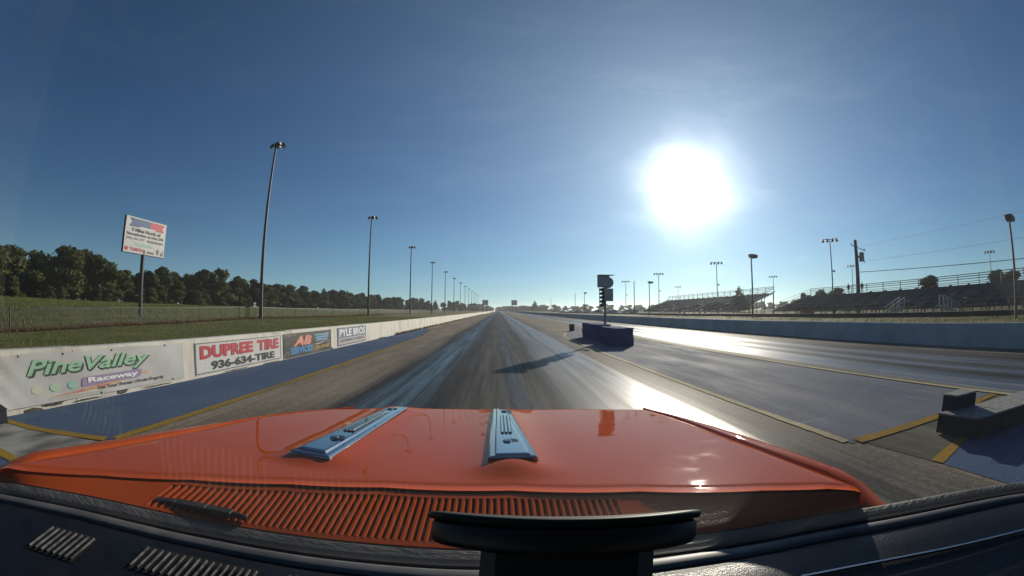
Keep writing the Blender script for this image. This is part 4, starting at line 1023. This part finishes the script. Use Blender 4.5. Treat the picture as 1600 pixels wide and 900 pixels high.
mb.grid([[cpt(x, v) for x in xsC] for v in (0, .05, .10)]); mb.grid([[cpt(x, v) for x in xsC] for v in (.91, .95, 1.0)])
for x0_, x1_ in ((-.88, SL0), (SL1, .60)):
    n = 30; mb.grid([[cpt(x0_+(x1_-x0_)*i/n, v) for i in range(n+1)] for v in (.10, .3, .5, .7, .91)])
mb.grid([[cpt(x, 0, 0) for x in xsC], [cpt(x, 0, -.03) for x in xsC]])
cowl = obj('cowl_panel', mb, M['orange'], car, smooth=True)
obj('cowl_recess', MB().grid([[cpt(x, v, -.022) for x in xsC] for v in (0, .5, 1)]), M['gap'], cowl)
bars = MB(); nb = 64
for i in range(nb+1):
    x = SL0+(SL1-SL0)*i/nb; w = .0042
    prof = [[(-w, -.016), (-w, -.003), (-w*.5, .0005), (w*.5, .0005), (w, -.003), (w, -.016)]][0]
    bars.grid([[(cpt(x, v)[0]+p[0], cpt(x, v)[1], cpt(x, v)[2]+p[1]) for p in prof] for v in (.09, .3, .5, .7, .92)])
obj('slat', bars, M['orange'], cowl, smooth=False)
# seals round the base of the windscreen, and the windscreen itself
def band(name, o0, o1, z0, z1, h, m, x0=-.93, x1=.95, dz=0):
    n = 120; mb = MB(); xs_ = [x0+(x1-x0)*i/n for i in range(n+1)]
    prof = [(o0, z0-.02), (o0, z0), (o0*.75+o1*.25, z0*.75+z1*.25+h), (o0*.25+o1*.75, z0*.25+z1*.75+h), (o1, z1), (o1, z1-.02)]
    def side(x): return 1-.25*smooth(.55, 1.0, abs(x))
    mb.grid([[(x, spl(x)+a, b_+zo(x)) for x in xs_] for a, b_ in prof])
    return obj(name, mb, m, car, smooth=True)
band('windscreen_seal', -.012, -.046, .929, .921, .003, M['seal'])
band('seal_groove', -.044, -.060, .914, .912, 0, M['gap'])
band('pad_trim', -.058, -.082, .922, .920, .002, M['trim'])
ws = []
nx, nv = 60, 24
TILT = (.74, .672)   # back, up per unit length
def wsp(x, v, off=0.0):
    yb = spl(x)-.050; k = 1-.13*v*0
    xx = (x-.02)*(1-.16*v)+.02
    return (xx, yb-TILT[0]*.78*v+off*TILT[1]+.02*math.sin(math.pi*v), .918+zo(x)+TILT[1]*.78*v+off*TILT[0])
xsW = [-.93+1.87*i/nx for i in range(nx+1)]
mb = MB()
ra = [[wsp(x, j/nv) for x in xsW] for j in range(nv+1)]; rb = [[wsp(x, j/nv, .005) for x in xsW] for j in range(nv+1)]
mb.grid(ra); mb.grid(rb)
for e in (0, -1): mb.grid([ra[e], rb[e]]); mb.grid([[r[e] for r in ra], [r[e] for r in rb]])
ws = obj('windscreen', mb, M['glass'], car, smooth=True)
# roof, pillars, doors (round the camera)
tl, tr = wsp(-.93, 1), wsp(.94, 1)
obj('roof', MB().grid([[(x, y, z+.05*math.cos((x-.02)*1.6)-.035) for x in [tl[0]+(tr[0]-tl[0])*i/12 for i in range(13)]] for y, z in ((-.02, 1.44), (-.25, 1.47), (-.8, 1.49), (-1.6, 1.46))]), M['orange'], car, smooth=True)
obj('headlining', MB().grid([[(x, y, z+.05*math.cos((x-.02)*1.6)-.06) for x in [tl[0]+(tr[0]-tl[0])*i/12 for i in range(13)]] for y, z in ((-.02, 1.44), (-.25, 1.47), (-.8, 1.49), (-1.6, 1.46))]), M['dash'], car, smooth=True)
for x in (-.945, .955):
    p = MB(); pr = None
    for j in range(7):
        q = wsp(x, j/6)
        if pr: p.bar(pr, q, .06, .05)
        pr = q
    obj('pillar', p, M['plastic'], car)
    sx = -1 if x < 0 else 1
    obj('door_card', MB().prism([(.24, .36), (.24, .94), (-.9, .94), (-.9, .36)], 'x', x-.033*sx, x-.05*sx), M['plastic'], car)
    obj('door', MB().prism([(.25, .35), (.25, .93), (-.9, .93), (-.9, .35)], 'x', x-.03*sx, x+.03*sx), M['dash'], car)
obj('rear_light_blocker', MB().box(-.95, .95, -1.62, -1.58, .3, 1.44), M['dash'], car)  # added unseen panel, keeps light from behind off the dashboard
# dashboard
rows = []
xsD = [-.93+1.88*i/80 for i in range(81)]
for a, z in ((-.080, .908), (-.083, .917), (-.10, .918), (-.14, .913), (-.20, .902), (-.27, .895), (-.34, .885), (-.38, .865), (-.39, .80)):
    rows.append([(x, spl(x)+a, z+zo(x)) for x in xsD])
dash = obj('dashboard', MB().grid(rows), M['dash'], car, smooth=True)
def dz_at(a): return interp([(-.39, .80), (-.38, .865), (-.34, .885), (-.27, .895), (-.20, .902), (-.14, .913), (-.10, .918), (-.083, .917)], a)
for (x0_, x1_, n_, a0, a1) in ((-.68, -.60, 8, -.13, -.19), (-.53, -.34, 16, -.115, -.165), (-.30, -.12, 16, -.11, -.16)):
    v = MB()
    v.grid([[(x0_+(x1_-x0_)*i/8, spl(x0_+(x1_-x0_)*i/8)+a, dz_at(a)+zo(x0_+(x1_-x0_)*i/8)+.001) for i in range(9)] for a in (a0+.006, a1-.006)])
    ve = obj('defroster_vent', v, M['gap'], dash)
    s2 = MB()
    for i in range(n_):
        x = x0_+(x1_-x0_)*(i+.5)/n_; s2.bar((x, spl(x)+a0, dz_at(a0)+zo(x)+.003), (x, spl(x)+a1, dz_at(a1)+zo(x)+.003), .0022, .003)
    obj('vent_slat', s2, M['ventsteel'], ve)
mb = MB(); pr = None
for i in range(16):
    x = .42+.5*i/15; q = (x, spl(x)-.16-.04*i/15, dz_at(-.16-.04*i/15)+zo(x)+.004)
    if pr: mb.bar(pr, q, .004, .004)
    pr = q
obj('edge_trim', mb, M['chrome'], dash)
# wiper arm resting on the cowl
wp = MB(); pr = None
for i, (x, y, z, w) in enumerate(((-.60, .460, .955, .010), (-.56, .480, .953, .018), (-.50, .500, .950, .022), (-.45, .512, .947, .020), (-.42, .516, .944, .008))):
    if pr: wp.bar(pr[:3], (x, y, z), w, .012)
    pr = (x, y, z, w)
obj('wiper_arm', wp, M['rubber'], car, bevel=.003)

# wide mount standing on the dashboard under the lens
LD = Vector((math.sin(R(10.3))*math.cos(R(29.6)), math.cos(R(10.3))*math.cos(R(29.6)), -math.sin(R(29.6))))
MD = .195
P0 = Vector((0, 0, CAM_H)) + LD*MD
n0 = (Vector((0, 0, 1)) - LD*LD.z).normalized(); A_ = R(1.2)
nrm = -(n0*math.cos(A_) - LD*math.sin(A_))            # down into the cabin
DR = MD*.333
U = (LD.cross(n0).normalized() + n0*.03).normalized(); V = nrm.cross(U)
t = thing('mount', 'wide flat black mount with a glossy rim on a thick stem, bottom centre', 'mount', P0)
def disc(rings, n=72):
    mb = MB(); k = len(rings)
    for r_, h in rings:
        mb.v += [tuple(P0 + nrm*h + U*r_*math.cos(a*2*math.pi/n) + V*r_*.42*math.sin(a*2*math.pi/n)) for a in range(n)]
    for q in range(k-1):
        for i in range(n):
            j = (i+1) % n; mb.f.append((q*n+i, q*n+j, (q+1)*n+j, (q+1)*n+i)); mb.m.append(0)
    mb.f += [tuple(range(n-1, -1, -1)), tuple(range((k-1)*n, k*n))]; mb.m += [0, 0]
    return mb
obj('suction_lip', disc([(DR*.9, .0), (DR*.985, .0004), (DR, .002), (DR*.985, .0038), (DR*.93, .004)]), M['lip'], t, smooth=True)
obj('mount_body', disc([(DR*.93, .0041), (DR*.965, .006), (DR*.96, .0125), (DR*.94, .0152), (DR*.90, .016)]), M['plastic'], t, smooth=True)
st_ = MB(); a = P0+nrm*.0162+V*0; b = a+nrm*.26
w0, w1 = DR*.56, DR*.34
st_.v = [tuple(p+U*(e*w0+.002)+V*f*w1) for p in (a, b) for e, f in ((-1, -.8), (-.8, -1), (.8, -1), (1, -.8), (1, .8), (.8, 1), (-.8, 1), (-1, .8))]
st_.f = [tuple(range(8)), tuple(range(15, 7, -1))]+[(i, 8+i, 8+(i+1) % 8, (i+1) % 8) for i in range(8)]; st_.m = [0]*10
obj('stem', st_, M['plastic'], t)
